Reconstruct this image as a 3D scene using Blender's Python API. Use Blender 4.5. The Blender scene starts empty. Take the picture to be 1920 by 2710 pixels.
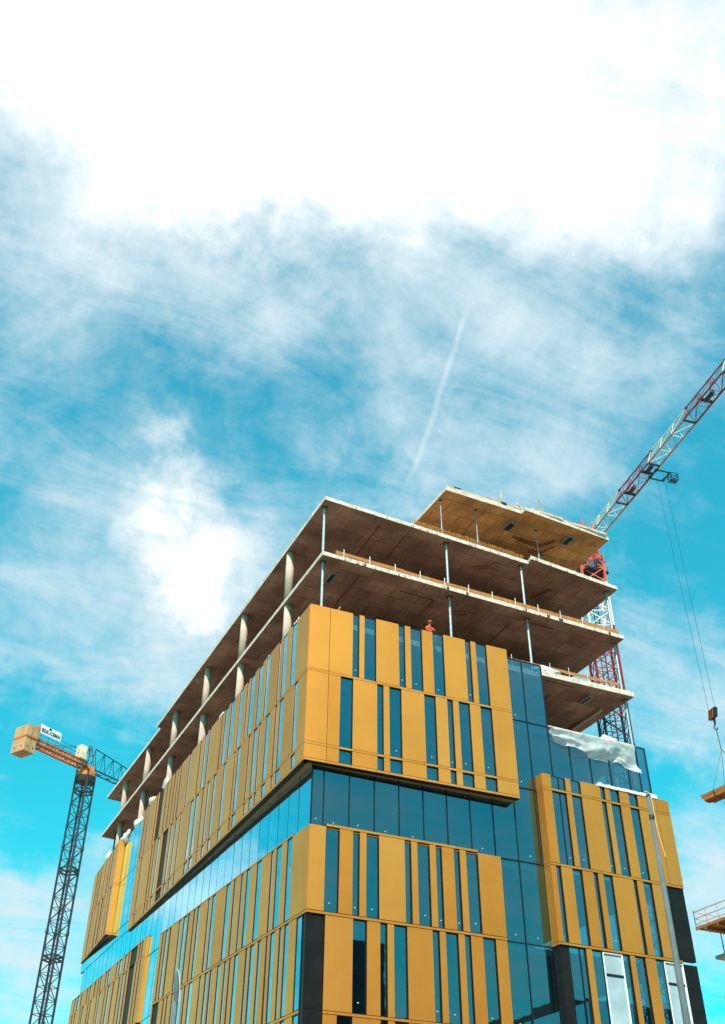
import bpy, bmesh, math, random
from mathutils import Vector, Matrix, noise as mnoise
random.seed(7)
C = bpy.context.scene.collection
sc = bpy.context.scene
R = math.radians

# ------------------------------------------------------------------ camera
CAM = Vector((-18.094, -43.393, 1.6))
rt = Vector((0.90038, -0.43439, 0.0)); fwd = Vector((0.34154, 0.71656, 0.60817))
yaw, pitch, roll = R(64.52148), R(37.45799), R(0.49398)
fwd = Vector((math.cos(yaw) * math.cos(pitch), math.sin(yaw) * math.cos(pitch), math.sin(pitch)))
rt = Vector((math.sin(yaw), -math.cos(yaw), 0)); up = rt.cross(fwd)
rt2 = math.cos(roll) * rt + math.sin(roll) * up
up2 = -math.sin(roll) * rt + math.cos(roll) * up
cam = bpy.data.cameras.new('camera'); camo = bpy.data.objects.new('camera', cam); C.objects.link(camo)
M = Matrix.Identity(4)
for i in range(3):
    M[i][0] = rt2[i]; M[i][1] = up2[i]; M[i][2] = -fwd[i]; M[i][3] = CAM[i]
camo.matrix_world = M
cam.sensor_fit = 'HORIZONTAL'; cam.sensor_width = 36.0; cam.lens = 36.0 * 2676.23 / 1920.0
cam.clip_start = 0.1; cam.clip_end = 6000
sc.camera = camo

# ------------------------------------------------------------------ sun, sky, exposure
SUN_EL = 48.0
sv = Vector((-0.49, -0.872, 0)).normalized() * math.cos(R(SUN_EL)) + Vector((0, 0, math.sin(R(SUN_EL))))
sun = bpy.data.lights.new('sun', 'SUN'); sun.energy = 5.0; sun.angle = R(0.53); sun.color = (1.0, 0.90, 0.75)
suno = bpy.data.objects.new('sun', sun); C.objects.link(suno)
suno.rotation_euler = sv.to_track_quat('Z', 'Y').to_euler()
sc.view_settings.view_transform = 'Standard'; sc.view_settings.look = 'None'
sc.view_settings.gamma = 1.0; sc.view_settings.exposure = 0.36
world = bpy.data.worlds.new('World'); sc.world = world; world.use_nodes = True
wt = world.node_tree; wt.nodes.clear()


class NT:
    """small node-tree helper"""
    def __init__(s, t): s.t = t
    def n(s, typ, **kw):
        nd = s.t.nodes.new(typ)
        for k, v in kw.items(): setattr(nd, k, v)
        return nd
    def put(s, sock, v):
        if isinstance(v, bpy.types.NodeSocket): s.t.links.new(v, sock)
        elif v is not None: sock.default_value = v
    def math(s, op, a, b=None, c=None, clamp=False):
        nd = s.n('ShaderNodeMath', operation=op, use_clamp=clamp)
        for i, v in enumerate((a, b, c)): 
            if v is not None: s.put(nd.inputs[i], v)
        return nd.outputs[0]
    def vmath(s, op, a, b=None):
        nd = s.n('ShaderNodeVectorMath', operation=op)
        s.put(nd.inputs[0], a)
        if b is not None: s.put(nd.inputs[1], b)
        return nd.outputs['Value'] if op == 'DOT_PRODUCT' else nd.outputs[0]
    def mix(s, f, a, b, blend='MIX'):
        nd = s.n('ShaderNodeMix', data_type='RGBA', blend_type=blend)
        s.put(nd.inputs[0], f); s.put(nd.inputs[6], a); s.put(nd.inputs[7], b)
        return nd.outputs[2]
    def step(s, v, lo, hi, smooth=True):
        nd = s.n('ShaderNodeMapRange', interpolation_type='SMOOTHSTEP' if smooth else 'LINEAR', clamp=True)
        s.put(nd.inputs[0], v); nd.inputs[1].default_value = lo; nd.inputs[2].default_value = hi
        return nd.outputs[0]
    def noise(s, vec, scale, detail=4, rough=.55, dist=0.0):
        nd = s.n('ShaderNodeTexNoise'); s.put(nd.inputs['Vector'], vec)
        nd.inputs['Scale'].default_value = scale; nd.inputs['Detail'].default_value = detail
        nd.inputs['Roughness'].default_value = rough; nd.inputs['Distortion'].default_value = dist
        return nd.outputs[0]


w = NT(wt)
tc = w.n('ShaderNodeTexCoord'); D = tc.outputs['Generated']
sky = w.n('ShaderNodeTexSky', sky_type='NISHITA'); sky.sun_disc = False
sky.sun_elevation = R(SUN_EL); sky.sun_rotation = math.atan2(sv.x, sv.y)
sky.air_density = 1.3; sky.dust_density = 0.4; sky.ozone_density = 2.0
sep = w.n('ShaderNodeSeparateXYZ'); w.put(sep.inputs[0], D)
sky_tint = w.mix(w.step(sep.outputs[2], .18, .62, False), (0.09, 1.55, 1.30, 1), (0.25, 2.05, 1.72, 1))
sky_col = w.mix(1.0, sky.outputs[0], sky_tint, 'MULTIPLY')
zz = w.math('ADD', w.math('MAXIMUM', sep.outputs[2], 0.02), 0.18)
cmb = w.n('ShaderNodeCombineXYZ')
w.put(cmb.inputs[0], w.math('DIVIDE', sep.outputs[0], zz)); w.put(cmb.inputs[1], w.math('DIVIDE', sep.outputs[1], zz))
PL = cmb.outputs[0]
BLOBS = [(0.172, 0.416, 0.893, 11, 1.15), (0.40, 0.33, 0.855, 9, 1.0), (0.05, 0.52, 0.85, 12, .22), (0.20, .36, .91, 8, .45), (-0.014, 0.527, 0.850, 8, 0.42), (-0.10, 0.40, 0.91, 10, 1.0), (0.06, 0.46, 0.885, 9, .5),
 (0.078, 0.600, 0.796, 10, 0.30), (0.20, 0.66, 0.725, 8, -.14), (0.417, 0.439, 0.796, 9, 0.26), (0.236, 0.52, 0.82, 7, .26), (0.182, 0.800, 0.572, 4.0, 0.62), (0.185, 0.802, 0.568, 2.6, 0.38), (0.150, 0.778, 0.608, 2.5, 0.15),
 (0.206, 0.838, 0.505, 3.0, 0.36), (0.24, 0.79, 0.565, 3.0, .28), (0.16, 0.80, 0.575, 7, .14), (0.08, 0.885, 0.454, 6, 0.2), (0.620, 0.641, 0.452, 5, 0.42), (0.128, 0.956, 0.263, 6, 0.4),
 (0.658, 0.698, 0.283, 4.5, 0.35), (0.03, 0.740, 0.671, 8, -0.10), (0.40, 0.595, 0.70, 11, 0.18), (0.237, 0.707, 0.667, 5, -0.08), (0.30, 0.66, 0.69, 8, .08),
 (0.130, 0.921, 0.368, 5, -0.45), (0.602, 0.582, 0.548, 6, -0.28), (0.536, 0.444, 0.718, 5, -0.08), (0.634, 0.692, 0.345, 3.5, -0.35),
 (-0.056, 0.588, 0.807, 4, -0.2), (-0.296, 0.915, 0.275, 2.6, 0.8), (-0.34, 0.875, 0.34, 4, -.3), (-0.45, 0.80, 0.38, 7, 0.1), (0.40, -0.72, 0.62, 12, 0.2)]  # last blob: unseen south cloud, added to brighten reflections on the upper gold
wn = w.n('ShaderNodeTexNoise'); w.put(wn.inputs['Vector'], D)
wn.inputs['Scale'].default_value = 7.0; wn.inputs['Detail'].default_value = 6; wn.inputs['Roughness'].default_value = .62
wv = w.n('ShaderNodeVectorMath', operation='MULTIPLY_ADD')
w.put(wv.inputs[0], w.vmath('SUBTRACT', wn.outputs['Color'], (.5, .5, .5))); wv.inputs[1].default_value = (.26, .26, .26); w.put(wv.inputs[2], D)
DW = wv.outputs[0]
dens = None
for x, y, z, r, wgt in BLOBS:
    v = Vector((x, y, z)).normalized()
    d = w.vmath('DOT_PRODUCT', w.vmath('NORMALIZE', DW), tuple(v))
    s = w.math('MULTIPLY', w.step(d, math.cos(R(r * 1.3)), 1.0 - (1 - math.cos(R(r))) * .04), wgt * 1.08)
    dens = s if dens is None else w.math('ADD', dens, s)
strv = w.n('ShaderNodeMapping'); w.put(strv.inputs[0], PL)
strv.inputs['Rotation'].default_value = (0, 0, R(28)); strv.inputs['Scale'].default_value = (1.0, 2.6, 1)
n1 = w.noise(D, 6.0, 8, .60, .6)
n2 = w.noise(strv.outputs[0], 2.6, 9, .66, .9)
n3 = w.noise(D, 24.0, 7, .70, .3)
dn = w.math('MULTIPLY_ADD', w.math('SUBTRACT', n1, .5), 1.5, dens)
dn = w.math('MULTIPLY_ADD', w.math('SUBTRACT', n2, .5), 1.45, dn)
dn = w.math('MULTIPLY_ADD', w.math('SUBTRACT', n3, .5), 0.75, dn)
alpha = w.step(dn, -0.42, 0.98)
core = w.step(dn, 0.66, 1.55)
# two aeroplane trails
def trail(a, b, width, strength):
    global alpha
    a = Vector(a); b = Vector(b); n = a.cross(b).normalized(); m = (a + b).normalized()
    wob = w.math('MULTIPLY', w.math('SUBTRACT', w.noise(PL, 6, 2), .5), 0.02)
    off = w.math('ABSOLUTE', w.math('ADD', w.vmath('DOT_PRODUCT', D, tuple(n)), wob))
    k = w.math('SUBTRACT', 1.0, w.step(off, width * .2, width))
    half = math.cos(a.angle(b) / 2)
    k = w.math('MULTIPLY', k, w.step(w.vmath('DOT_PRODUCT', D, tuple(m)), half, half + (1 - half) * .5))
    k = w.math('MULTIPLY', k, w.math('MULTIPLY_ADD', w.noise(PL, 22, 3, .7), strength * 1.4, strength * .1))
    alpha = w.math('MAXIMUM', alpha, k) if False else w.math('ADD', alpha, k, clamp=True)
trail((0.3755, 0.540, 0.753), (0.372, 0.6885, 0.622), 0.0042, .26)
trail((0.3367, 0.3099, 0.8892), (0.3460, 0.350, 0.870), 0.005, .35)
cloud = w.mix(core, (5.9, 7.15, 7.75, 1), (9.3, 9.5, 9.6, 1))
col = w.mix(alpha, sky_col, cloud)
bg = w.n('ShaderNodeBackground'); w.put(bg.inputs[0], col); bg.inputs[1].default_value = 0.096
out = w.n('ShaderNodeOutputWorld'); wt.links.new(bg.outputs[0], out.inputs[0])


# ------------------------------------------------------------------ materials
def mat(name, base, rough=.6, metal=0.0, spec=.5, noise_amt=0.0, nscale=3.0, bump=0.0, bscale=20.0, stretch=None):
    m = bpy.data.materials.new(name); m.use_nodes = True
    t = NT(m.node_tree); p = m.node_tree.nodes['Principled BSDF']
    p.inputs['Roughness'].default_value = rough; p.inputs['Metallic'].default_value = metal
    p.inputs['Specular IOR Level'].default_value = spec
    b = (*base, 1)
    if noise_amt or bump:
        g = t.n('ShaderNodeNewGeometry'); vec = g.outputs['Position']
        if stretch:
            mp = t.n('ShaderNodeMapping'); t.put(mp.inputs[0], vec); mp.inputs['Scale'].default_value = stretch; vec = mp.outputs[0]
    if noise_amt:
        f = t.noise(vec, nscale, 5, .6)
        lo = tuple(c * (1 - noise_amt) for c in base) + (1,); hi = tuple(min(1, c * (1 + noise_amt)) for c in base) + (1,)
        t.put(p.inputs['Base Color'], t.mix(t.step(f, .3, .7), lo, hi))
    else: p.inputs['Base Color'].default_value = b
    if bump:
        bn = t.n('ShaderNodeBump'); bn.inputs['Strength'].default_value = bump; bn.inputs['Distance'].default_value = .02
        t.put(bn.inputs['Height'], t.noise(vec, bscale, 4)); t.put(p.inputs['Normal'], bn.outputs[0])
    return m


def gold(name, base):
    m = mat(name, base, .46, .82, .5, .07, .30, .08, .8)
    return m


GOLD = [gold('gold_panel', (0.96, 0.336, 0.055)), gold('gold_panel_light', (0.98, 0.360, 0.066)), gold('gold_panel_deep', (0.92, 0.312, 0.047))]
BLACK = mat('black_membrane', (.012, .011, .011), .75, 0, .3)
BPANEL = mat('black_board', (.009, .0085, .009), .5, 0, .25, .3, 1.2)
FRAME = mat('window_frame', (.012, .017, .028), .4, .3)
STICK = mat('glass_label', (.42, .60, .62), .6)
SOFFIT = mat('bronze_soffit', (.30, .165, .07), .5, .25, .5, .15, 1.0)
STEEL = mat('galvanised_steel', (.36, .42, .45), .45, .5, .5, .15, 4)
DSTEEL = mat('dark_steel', (.05, .06, .065), .5, .4)
TIMBER = mat('timber', (.42, .17, .05), .75, 0, .3, .35, 3.0, .2, 30, (1, 1, 6))
PINE = mat('pale_timber', (.60, .42, .28), .8, 0, .3, .3, 3)
FOIL = mat('white_membrane', (.85, .85, .86), .5, 0, .5, .06, 3, .3, 5)
RUST = mat('rusty_steel', (.20, .075, .035), .8, .2, .3, .3, 5)
YEL = mat('crane_yellow', (.62, .155, .012), .5, .1, .5, .2, 1.5)
CREAM = mat('cream_paint', (.74, .60, .42), .55)
RED = mat('crane_red', (.30, .02, .02), .5, .1, .5, .2, 1.5)
ORANGE = mat('crane_orange', (.75, .10, .02), .5)
WHITE = mat('white_paint', (.80, .76, .72), .5, 0, .5, .12, 2)
CRDARK = mat('crane_dark', (.02, .028, .042), .55, .3)
CWEIGHT = mat('counterweight_concrete', (.50, .29, .15), .85, 0, .3, .15, .8)
HIVIS = mat('orange_hivis', (.66, .05, .03), .8)
HELM = mat('orange_helmet', (.85, .16, .05), .35)
SKIN = mat('skin', (.45, .24, .15), .6)
TROU = mat('orange_trousers', (.72, .12, .03), .85)
GLOVE = mat('dark_gloves', (.03, .03, .035), .7)
POLE = mat('grey_pole_paint', (.105, .145, .155), .7, .0, .2, .15, 2)
ROPE = mat('pale_rope', (.78, .55, .25), .8)
WINW = mat('white_window_frame', (.78, .80, .80), .45)


def concrete(name, base):
    m = bpy.data.materials.new(name); m.use_nodes = True
    t = NT(m.node_tree); p = m.node_tree.nodes['Principled BSDF']
    p.inputs['Roughness'].default_value = .88; p.inputs['Specular IOR Level'].default_value = .25
    pos = t.n('ShaderNodeNewGeometry').outputs['Position']
    f1 = t.noise(pos, .45, 6, .6); f2 = t.noise(pos, 6, 5, .7)
    mp = t.n('ShaderNodeMapping'); t.put(mp.inputs[0], pos); mp.inputs['Scale'].default_value = (6, .35, 1)
    f3 = t.noise(mp.outputs[0], 1.0, 4, .65)
    c = t.mix(t.step(f1, .3, .72), tuple(v * .60 for v in base) + (1,), tuple(v * 1.25 for v in base) + (1,))
    c = t.mix(t.math('MULTIPLY', t.step(f3, .48, .72), .6), c, tuple(v * .5 for v in base) + (1,))
    c = t.mix(t.math('MULTIPLY', t.step(f2, .55, .8), .25), c, tuple(v * .6 for v in base) + (1,))
    # shuttering board joints
    br = t.n('ShaderNodeTexBrick'); t.put(br.inputs['Vector'], pos)
    br.offset = 0.5; br.inputs['Scale'].default_value = 1.0; br.inputs['Mortar Size'].default_value = .018
    br.inputs['Brick Width'].default_value = 2.44; br.inputs['Row Height'].default_value = 1.22
    br.inputs['Color1'].default_value = (1, 1, 1, 1); br.inputs['Color2'].default_value = (.74, .72, .70, 1); br.inputs['Mortar'].default_value = (.40, .36, .33, 1)
    c = t.mix(1.0, c, br.outputs[0], 'MULTIPLY')
    t.put(p.inputs['Base Color'], c)
    bn = t.n('ShaderNodeBump'); bn.inputs['Strength'].default_value = .35; bn.inputs['Distance'].default_value = .02
    t.put(bn.inputs['Height'], f2); t.put(p.inputs['Normal'], bn.outputs[0])
    return m


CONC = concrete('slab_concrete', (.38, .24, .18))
CONCY = concrete('yellow_slab_concrete', (.74, .43, .17))  # lighter, yellower concrete for the topmost slab
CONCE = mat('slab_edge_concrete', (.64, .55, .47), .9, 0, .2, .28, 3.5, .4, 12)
CONCC = mat('column_concrete', (.50, .40, .33), .85, 0, .25, .16, 1.2, .25, 14)
CONCD = mat('core_concrete', (.16, .13, .11), .9, 0, .2, .2, 1)


def glass(name, trans, refl, f0, f1):
    m = bpy.data.materials.new(name); m.use_nodes = True; nt = m.node_tree; nt.nodes.clear(); t = NT(nt)
    lw = t.n('ShaderNodeLayerWeight'); lw.inputs[0].default_value = .5
    fac = t.math('MULTIPLY_ADD', t.math('POWER', lw.outputs['Facing'], 3.0), f1, f0, clamp=True)
    tr = t.n('ShaderNodeBsdfTransparent'); tr.inputs[0].default_value = (*trans, 1)
    di = t.n('ShaderNodeBsdfDiffuse'); di.inputs[0].default_value = (.003, .010, .018, 1)
    mx0 = t.n('ShaderNodeMixShader'); mx0.inputs[0].default_value = .45
    nt.links.new(tr.outputs[0], mx0.inputs[1]); nt.links.new(di.outputs[0], mx0.inputs[2])
    gl = t.n('ShaderNodeBsdfGlossy'); gl.inputs[0].default_value = (*refl, 1); gl.inputs['Roughness'].default_value = .015
    pos = t.n('ShaderNodeNewGeometry').outputs['Position']
    bn = t.n('ShaderNodeBump'); bn.inputs['Strength'].default_value = .05; bn.inputs['Distance'].default_value = .02
    t.put(bn.inputs['Height'], t.noise(pos, .9, 2)); t.put(gl.inputs['Normal'], bn.outputs[0])
    mx = t.n('ShaderNodeMixShader'); t.put(mx.inputs[0], fac)
    nt.links.new(mx0.outputs[0], mx.inputs[1]); nt.links.new(gl.outputs[0], mx.inputs[2])
    o = t.n('ShaderNodeOutputMaterial'); nt.links.new(mx.outputs[0], o.inputs[0])
    return m


GLASS = glass('solar_glass', (.16, .38, .50), (.48, .87, 1.0), .205, 2.25)


def film(name, colr, opac):
    m = bpy.data.materials.new(name); m.use_nodes = True; nt = m.node_tree; nt.nodes.clear(); t = NT(nt)
    tr = t.n('ShaderNodeBsdfTransparent'); tr.inputs[0].default_value = (.92, .95, .96, 1)
    di = t.n('ShaderNodeBsdfDiffuse'); di.inputs[0].default_value = (*colr, 1)
    tl = t.n('ShaderNodeBsdfTranslucent'); tl.inputs[0].default_value = (*colr, 1)
    gl = t.n('ShaderNodeBsdfGlossy'); gl.inputs['Roughness'].default_value = .25
    pos = t.n('ShaderNodeNewGeometry').outputs['Position']
    a = t.n('ShaderNodeMixShader'); a.inputs[0].default_value = .25; nt.links.new(di.outputs[0], a.inputs[1]); nt.links.new(tl.outputs[0], a.inputs[2])
    b = t.n('ShaderNodeMixShader'); b.inputs[0].default_value = .12; nt.links.new(a.outputs[0], b.inputs[1]); nt.links.new(gl.outputs[0], b.inputs[2])
    c = t.n('ShaderNodeMixShader'); t.put(c.inputs[0], t.math('MULTIPLY_ADD', t.noise(pos, 1.6, 4), .5, opac - .25, clamp=True))
    nt.links.new(tr.outputs[0], c.inputs[1]); nt.links.new(b.outputs[0], c.inputs[2])
    o = t.n('ShaderNodeOutputMaterial'); nt.links.new(c.outputs[0], o.inputs[0])
    return m


FILM = film('clear_polythene', (.93, .95, .95), .50)


# ------------------------------------------------------------------ mesh helpers
class MB:
    def __init__(s): s.v = []; s.f = []; s.m = []
    def quad(s, pts, m=0):
        b = len(s.v); s.v += [tuple(p) for p in pts]; s.f.append(tuple(range(b, b + len(pts)))); s.m.append(m)
    def hexa(s, P, m=0):      # 8 points: bottom 0-3, top 4-7
        b = len(s.v); s.v += [tuple(p) for p in P]
        for f in ((0, 3, 2, 1), (4, 5, 6, 7), (0, 1, 5, 4), (1, 2, 6, 5), (2, 3, 7, 6), (3, 0, 4, 7)):
            s.f.append(tuple(b + i for i in f)); s.m.append(m)
    def box(s, x0, x1, y0, y1, z0, z1, m=0):
        s.hexa([(x0, y0, z0), (x1, y0, z0), (x1, y1, z0), (x0, y1, z0), (x0, y0, z1), (x1, y0, z1), (x1, y1, z1), (x0, y1, z1)], m)
    def prism(s, poly, z0, z1, m=0, mside=None):
        if mside is None: mside = m
        n = len(poly); b = len(s.v)
        a = sum(poly[i][0] * poly[(i + 1) % n][1] - poly[(i + 1) % n][0] * poly[i][1] for i in range(n))
        if a < 0: poly = poly[::-1]
        s.v += [(x, y, z0) for x, y in poly] + [(x, y, z1) for x, y in poly]
        s.f.append(tuple(range(b + n - 1, b - 1, -1))); s.m.append(m)
        s.f.append(tuple(range(b + n, b + 2 * n))); s.m.append(m)
        for i in range(n):
            j = (i + 1) % n; s.f.append((b + i, b + j, b + n + j, b + n + i)); s.m.append(mside)
    def bar(s, p, q, r, m=0, n=4, r2=None, caps=True):
        p = Vector(p); q = Vector(q); d = q - p
        if d.length < 1e-6: return
        d.normalize(); a = d.cross(Vector((0, 0, 1)))
        if a.length < .05: a = d.cross(Vector((1, 0, 0)))
        a.normalize(); c = d.cross(a); r2 = r if r2 is None else r2
        b = len(s.v); off = math.pi / 4 if n == 4 else 0
        for (o, rr) in ((p, r), (q, r2)):
            for k in range(n):
                t = off + 2 * math.pi * k / n; s.v.append(tuple(o + a * (rr * math.cos(t)) + c * (rr * math.sin(t))))
        for k in range(n):
            l = (k + 1) % n; s.f.append((b + k, b + n + k, b + n + l, b + l)); s.m.append(m)
        if caps:
            s.f.append(tuple(b + k for k in range(n))); s.m.append(m)
            s.f.append(tuple(b + n + k for k in range(n - 1, -1, -1))); s.m.append(m)
    def path(s, pts, r, m=0, n=5):
        for a, b in zip(pts[:-1], pts[1:]): s.bar(a, b, r, m, n)
    def build(s, name, mats, parent=None, smooth=False, loc=None):
        me = bpy.data.meshes.new(name)
        vs = s.v
        if loc is not None: vs = [(x - loc[0], y - loc[1], z - loc[2]) for x, y, z in vs]
        me.from_pydata(vs, [], s.f)
        for mm in (mats if isinstance(mats, (list, tuple)) else [mats]): me.materials.append(mm)
        me.polygons.foreach_set('material_index', s.m)
        if smooth: me.polygons.foreach_set('use_smooth', [True] * len(s.f))
        me.update()
        o = bpy.data.objects.new(name, me); C.objects.link(o)
        if loc is not None: o.location = loc
        if parent is not None: attach(o, parent)
        return o


def attach(o, parent):      # parts are written in world coordinates; parents only move, never turn
    o.parent = parent
    p = Vector((0, 0, 0)); q = parent
    while q is not None: p += q.location; q = q.parent
    o.location = Vector(o.location) - p


def tag(o, label=None, cat=None, group=None, kind=None):
    if label: o['label'] = label
    if cat: o['category'] = cat
    if group: o['group'] = group
    if kind: o['kind'] = kind
    return o


def empty(name, loc, label, cat, group=None):
    o = bpy.data.objects.new(name, None); C.objects.link(o); o.location = loc; o.empty_display_size = .5
    return tag(o, label, cat, group)


class Face:
    """vertical facade plane: along u from P0 to P1, outward normal n"""
    def __init__(s, P0, P1, side):
        s.o = Vector((P0[0], P0[1], 0)); d = Vector((P1[0] - P0[0], P1[1] - P0[1], 0)); s.L = d.length; s.u = d.normalized()
        s.n = Vector((s.u.y, -s.u.x, 0)) * side
    def p(s, a, d, z): 
        q = s.o + s.u * a + s.n * d; return (q.x, q.y, z)
    def box(s, mb, a0, a1, d0, d1, z0, z1, m=0):
        P = [s.p(a0, d0, z0), s.p(a1, d0, z0), s.p(a1, d1, z0), s.p(a0, d1, z0)]
        P += [(x, y, z1) for x, y, z in P]
        if (s.u.cross(s.n)).z * (a1 - a0) * (d1 - d0) < 0: P = P[:4][::-1] + P[4:][::-1]
        mb.hexa(P, m)


# ------------------------------------------------------------------ ground
g = MB(); g.quad([(-900, -900, 0), (900, -900, 0), (900, 900, 0), (-900, 900, 0)])
tag(g.build('ground', mat('dusty_ground', (.26, .23, .19), .95, 0, .2, .2, .3)), kind='structure')

# ------------------------------------------------------------------ the building
B = empty('office_building', (0, 0, 0), 'unfinished office block with gold and blue glass cladding and bare concrete top floors', 'building')
AR = Face((-.53, -.10), (11.67, -.57), 1); AL = Face((-.53, -.10), (-.12, 33.71), -1)
BR = Face((.03, .15), (10.61, .06), 1);  BL = Face((.03, .15), (-.68, 22.26), -1)
CR = Face((13.23, -.57), (21.95, -.43), 1); CL = Face((13.23, -.57), (13.23, .12), -1)
EL = Face((-.50, 39.2), (-.07, 49.18), -1); EF = Face((-.50, 39.2), (.02, 39.2), 1)
FL = Face((-.12, 27.6), (-.12, 50.0), -1)
GR = Face((.12, .35), (21.15, 0.0), 1); GL = Face((.12, .35), (0, 48.4), -1)
WIN = []      # window specs


def pat(txt, k=1.0): return [(a[0], float(a[1:]) * k) for a in txt.split()]


def row(mb, kb, F, key, z0, z1, pattern, s0=.006):
    """gold panels, black boards and windows of one storey"""
    a = s0
    for typ, b in pattern:
        if typ == 'p':
            j = random.uniform(-.003, .003)
            F.box(mb, a + .013, b - .013, -.04 + j, j, z0, z1, random.choice((0, 0, 1, 2)))
            F.box(kb, a + (.02 if F.n.x > -.5 else .035), b - (.02 if F.n.x > -.5 else .035), -.32, -.045, z0 - .01, z1 - .03)
        elif typ == 'k':
            n = 2
            for i in range(n):
                za = z0 + (z1 - z0) * (.0, .70)[i]; zb = z0 + (z1 - z0) * (.70, 1.0)[i]
                F.box(kb, a + .01, b - .01, -.32, -.07 - .012 * i, za + .006, zb - .006)
        elif typ == 'g': WIN.append((F, key, a, b, z0, z1, False))
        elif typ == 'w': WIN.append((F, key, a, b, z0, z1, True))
        a = b


def strip(mb, kb, F, z0, z1, a0, a1, mod=1.36, first=1.17):
    """thin gold band between storeys, jointed at the panel module"""
    a = a0; nxt = first
    while nxt <= a0 + .05: nxt += mod
    while a < a1 - .01:
        b = min(nxt, a1)
        if a1 - b < .2: b = a1
        F.box(mb, a + .008, b - .008, -.04, .002, z0 + .022, z1 - .022, random.choice((0, 1, 2)))
        a = b; nxt = b + mod
    F.box(kb, a0 + .01, a1 - .01, -.32, -.045, z0, z1)


A_R1 = pat('p1.17 p2.52 g2.89 p3.21 g3.89 p5.28 g5.64 p6.01 g6.70 p7.39 g8.06 p9.46 g9.80 p10.15 g10.84 p12.20')
A_R2 = pat('p1.17 p1.86 g2.56 p3.96 g4.31 p4.67 g5.36 p6.74 g7.41 p8.13 g8.46 p8.84 g9.51 p10.19 g10.89 p12.20')
A_L1 = pat('p1.96 g2.64 p3.37 g4.02 p4.36 g4.7 p6.05 g6.7 p7.27 g7.98 p8.65 g9.4 p9.7 g10.05 p10.7 g11.37 p12.25 g13.06 p13.5 g14.2 p14.55 g14.85 p15.3 p17.0 g17.4 p17.7 g18.4 p19.1 g19.4 p21.0 p21.3 g21.8 p23.6 g23.9 p24.2 g24.6 p25.05 g25.4 p26.0 g26.3 p26.9 g27.3 p28.05 k29.35 p29.65 g29.95 p30.3 p31.9 g32.35 p33.0 g33.3 p33.8')
A_L2 = pat('p1.3 g1.84 p3.4 g4.02 p4.38 g4.68 p5.51 g6.12 p6.9 g7.22 p7.53 g8.1 p8.62 g8.96 p10.3 g10.92 p11.17 g11.45 p12.9 g13.45 p14.8 g15.35 p16.1 g16.6 p17.25 g17.6 p18.43 g19.1 p19.46 g20.2 p20.7 p22.1 g22.5 p23.1 g23.6 p24.25 g24.8 p25.3 k26.7 p27.4 g28 p28.5 g28.9 p29.3 g29.65 p30 p32.1 g32.5 p33.1 p33.8')
B_R1 = pat('p.85 g1.56 p2.28 g2.62 p2.99 g3.65 p5.06 g5.40 p5.76 g6.43 p6.79 g7.12 p7.82 g8.14 p8.52 g9.20 p10.57')
B_R2 = pat('k.92 p2.33 g3.02 p3.71 g4.06 p4.42 g5.10 p6.46 g6.82 p7.17 g7.84 p8.20 g8.53 p9.21 g9.92 p10.57')
B_R3 = pat('k.92 p1.61 g2.33 p3.71 g4.06 p4.42 g5.10 p6.46 g7.1 p7.84 g8.2 p8.53 p9.9 g10.2 p10.57')
B_L1 = pat('p.62 p1.97 g2.62 p3.23 g3.92 p4.3 g4.6 p5.78 g6.45 p7.3 g7.85 p8.3 g8.6 p9.36 g9.65 p10.1 g10.75 p12.33 g12.9 p13.2 g13.56 p14.82 g15.3 p15.65 g15.95 p16.57 g16.9 p17.1 g17.7 p18.1 g18.5 p19.9 g20.2 p20.5 g21.0 p21.35 g21.6 p22.1')
B_L2 = pat('k.47 g1.1 p1.94 g2.45 p2.75 g3.04 p3.55 g4.08 p4.35 g4.6 p5.2 g5.6 p6.05 g6.6 p6.9 g7.2 p8.14 g8.7 p9.13 g9.4 p9.75 g10.1 p10.64 g11.1 p11.86 g12.2 p12.5 g12.95 p13.5 g13.8 p14.88 g15.5 p15.95 g16.25 p16.64 g17.3 p18.1 g18.4 p19.0 g19.3 p19.7 g19.95 p20.7 k21.9 p22.1')
ck = 8.721 / 8.83
C_M = pat('p.57 g1.14 g1.53 p1.89 g2.56 p3.92 g4.24 p4.60 g5.24 p5.92 g6.55 p7.88 p8.83', ck)
C_1 = C_M
C_2 = pat('p.29 g.59 p1.33 g1.95 p2.67 g2.96 p3.33 g3.93 p5.30 g5.55 p5.99 g6.58 p7.39 g7.78 k8.83', ck)
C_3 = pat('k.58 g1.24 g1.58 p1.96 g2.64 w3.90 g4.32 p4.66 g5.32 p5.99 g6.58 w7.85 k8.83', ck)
E_1 = pat('p.34 p1.7 g2.3 p2.66 g3.3 p4.6 g5.0 p5.4 g5.6 p6.3 g6.9 p7.35 g7.7 p8.0 g8.6 p9.98')
E_2 = pat('p.34 g1.0 p1.7 g2.0 p3.0 g3.3 p3.6 g4.2 p5.0 g5.6 p6.9 g7.2 p7.9 g8.5 p9.98')
F_1 = pat('p.9 g1.2 p1.5 g1.85 p2.2 g2.45 k4.0 p4.3 g4.6 p5.0 g5.5 p6.4 g7.1 p7.4 g7.9 p9.65 g10.3 p10.5 g11 p12.1 g12.6 p13 g13.3 p14 g14.4 p15.4 g16 p16.5 g16.9 p18.5 g18.9 p19.3 g20.2 p20.7 g21.2 p22.38')
F_2 = pat('p.9 g1.2 p1.7 g2.0 p2.45 k4.0 p4.3 g4.7 p5.0 g5.6 p6.2 g6.6 p7.8 g8.2 p9.0 g9.7 p10.3 g10.6 p11.7 g12.3 p12.8 g13.1 p14.6 g15.1 p15.5 g15.9 p17.2 g17.8 p18.2 g18.5 p19.9 g20.4 p21 g21.4 p22.38')

CLAD = {}
BLK = MB()


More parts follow.
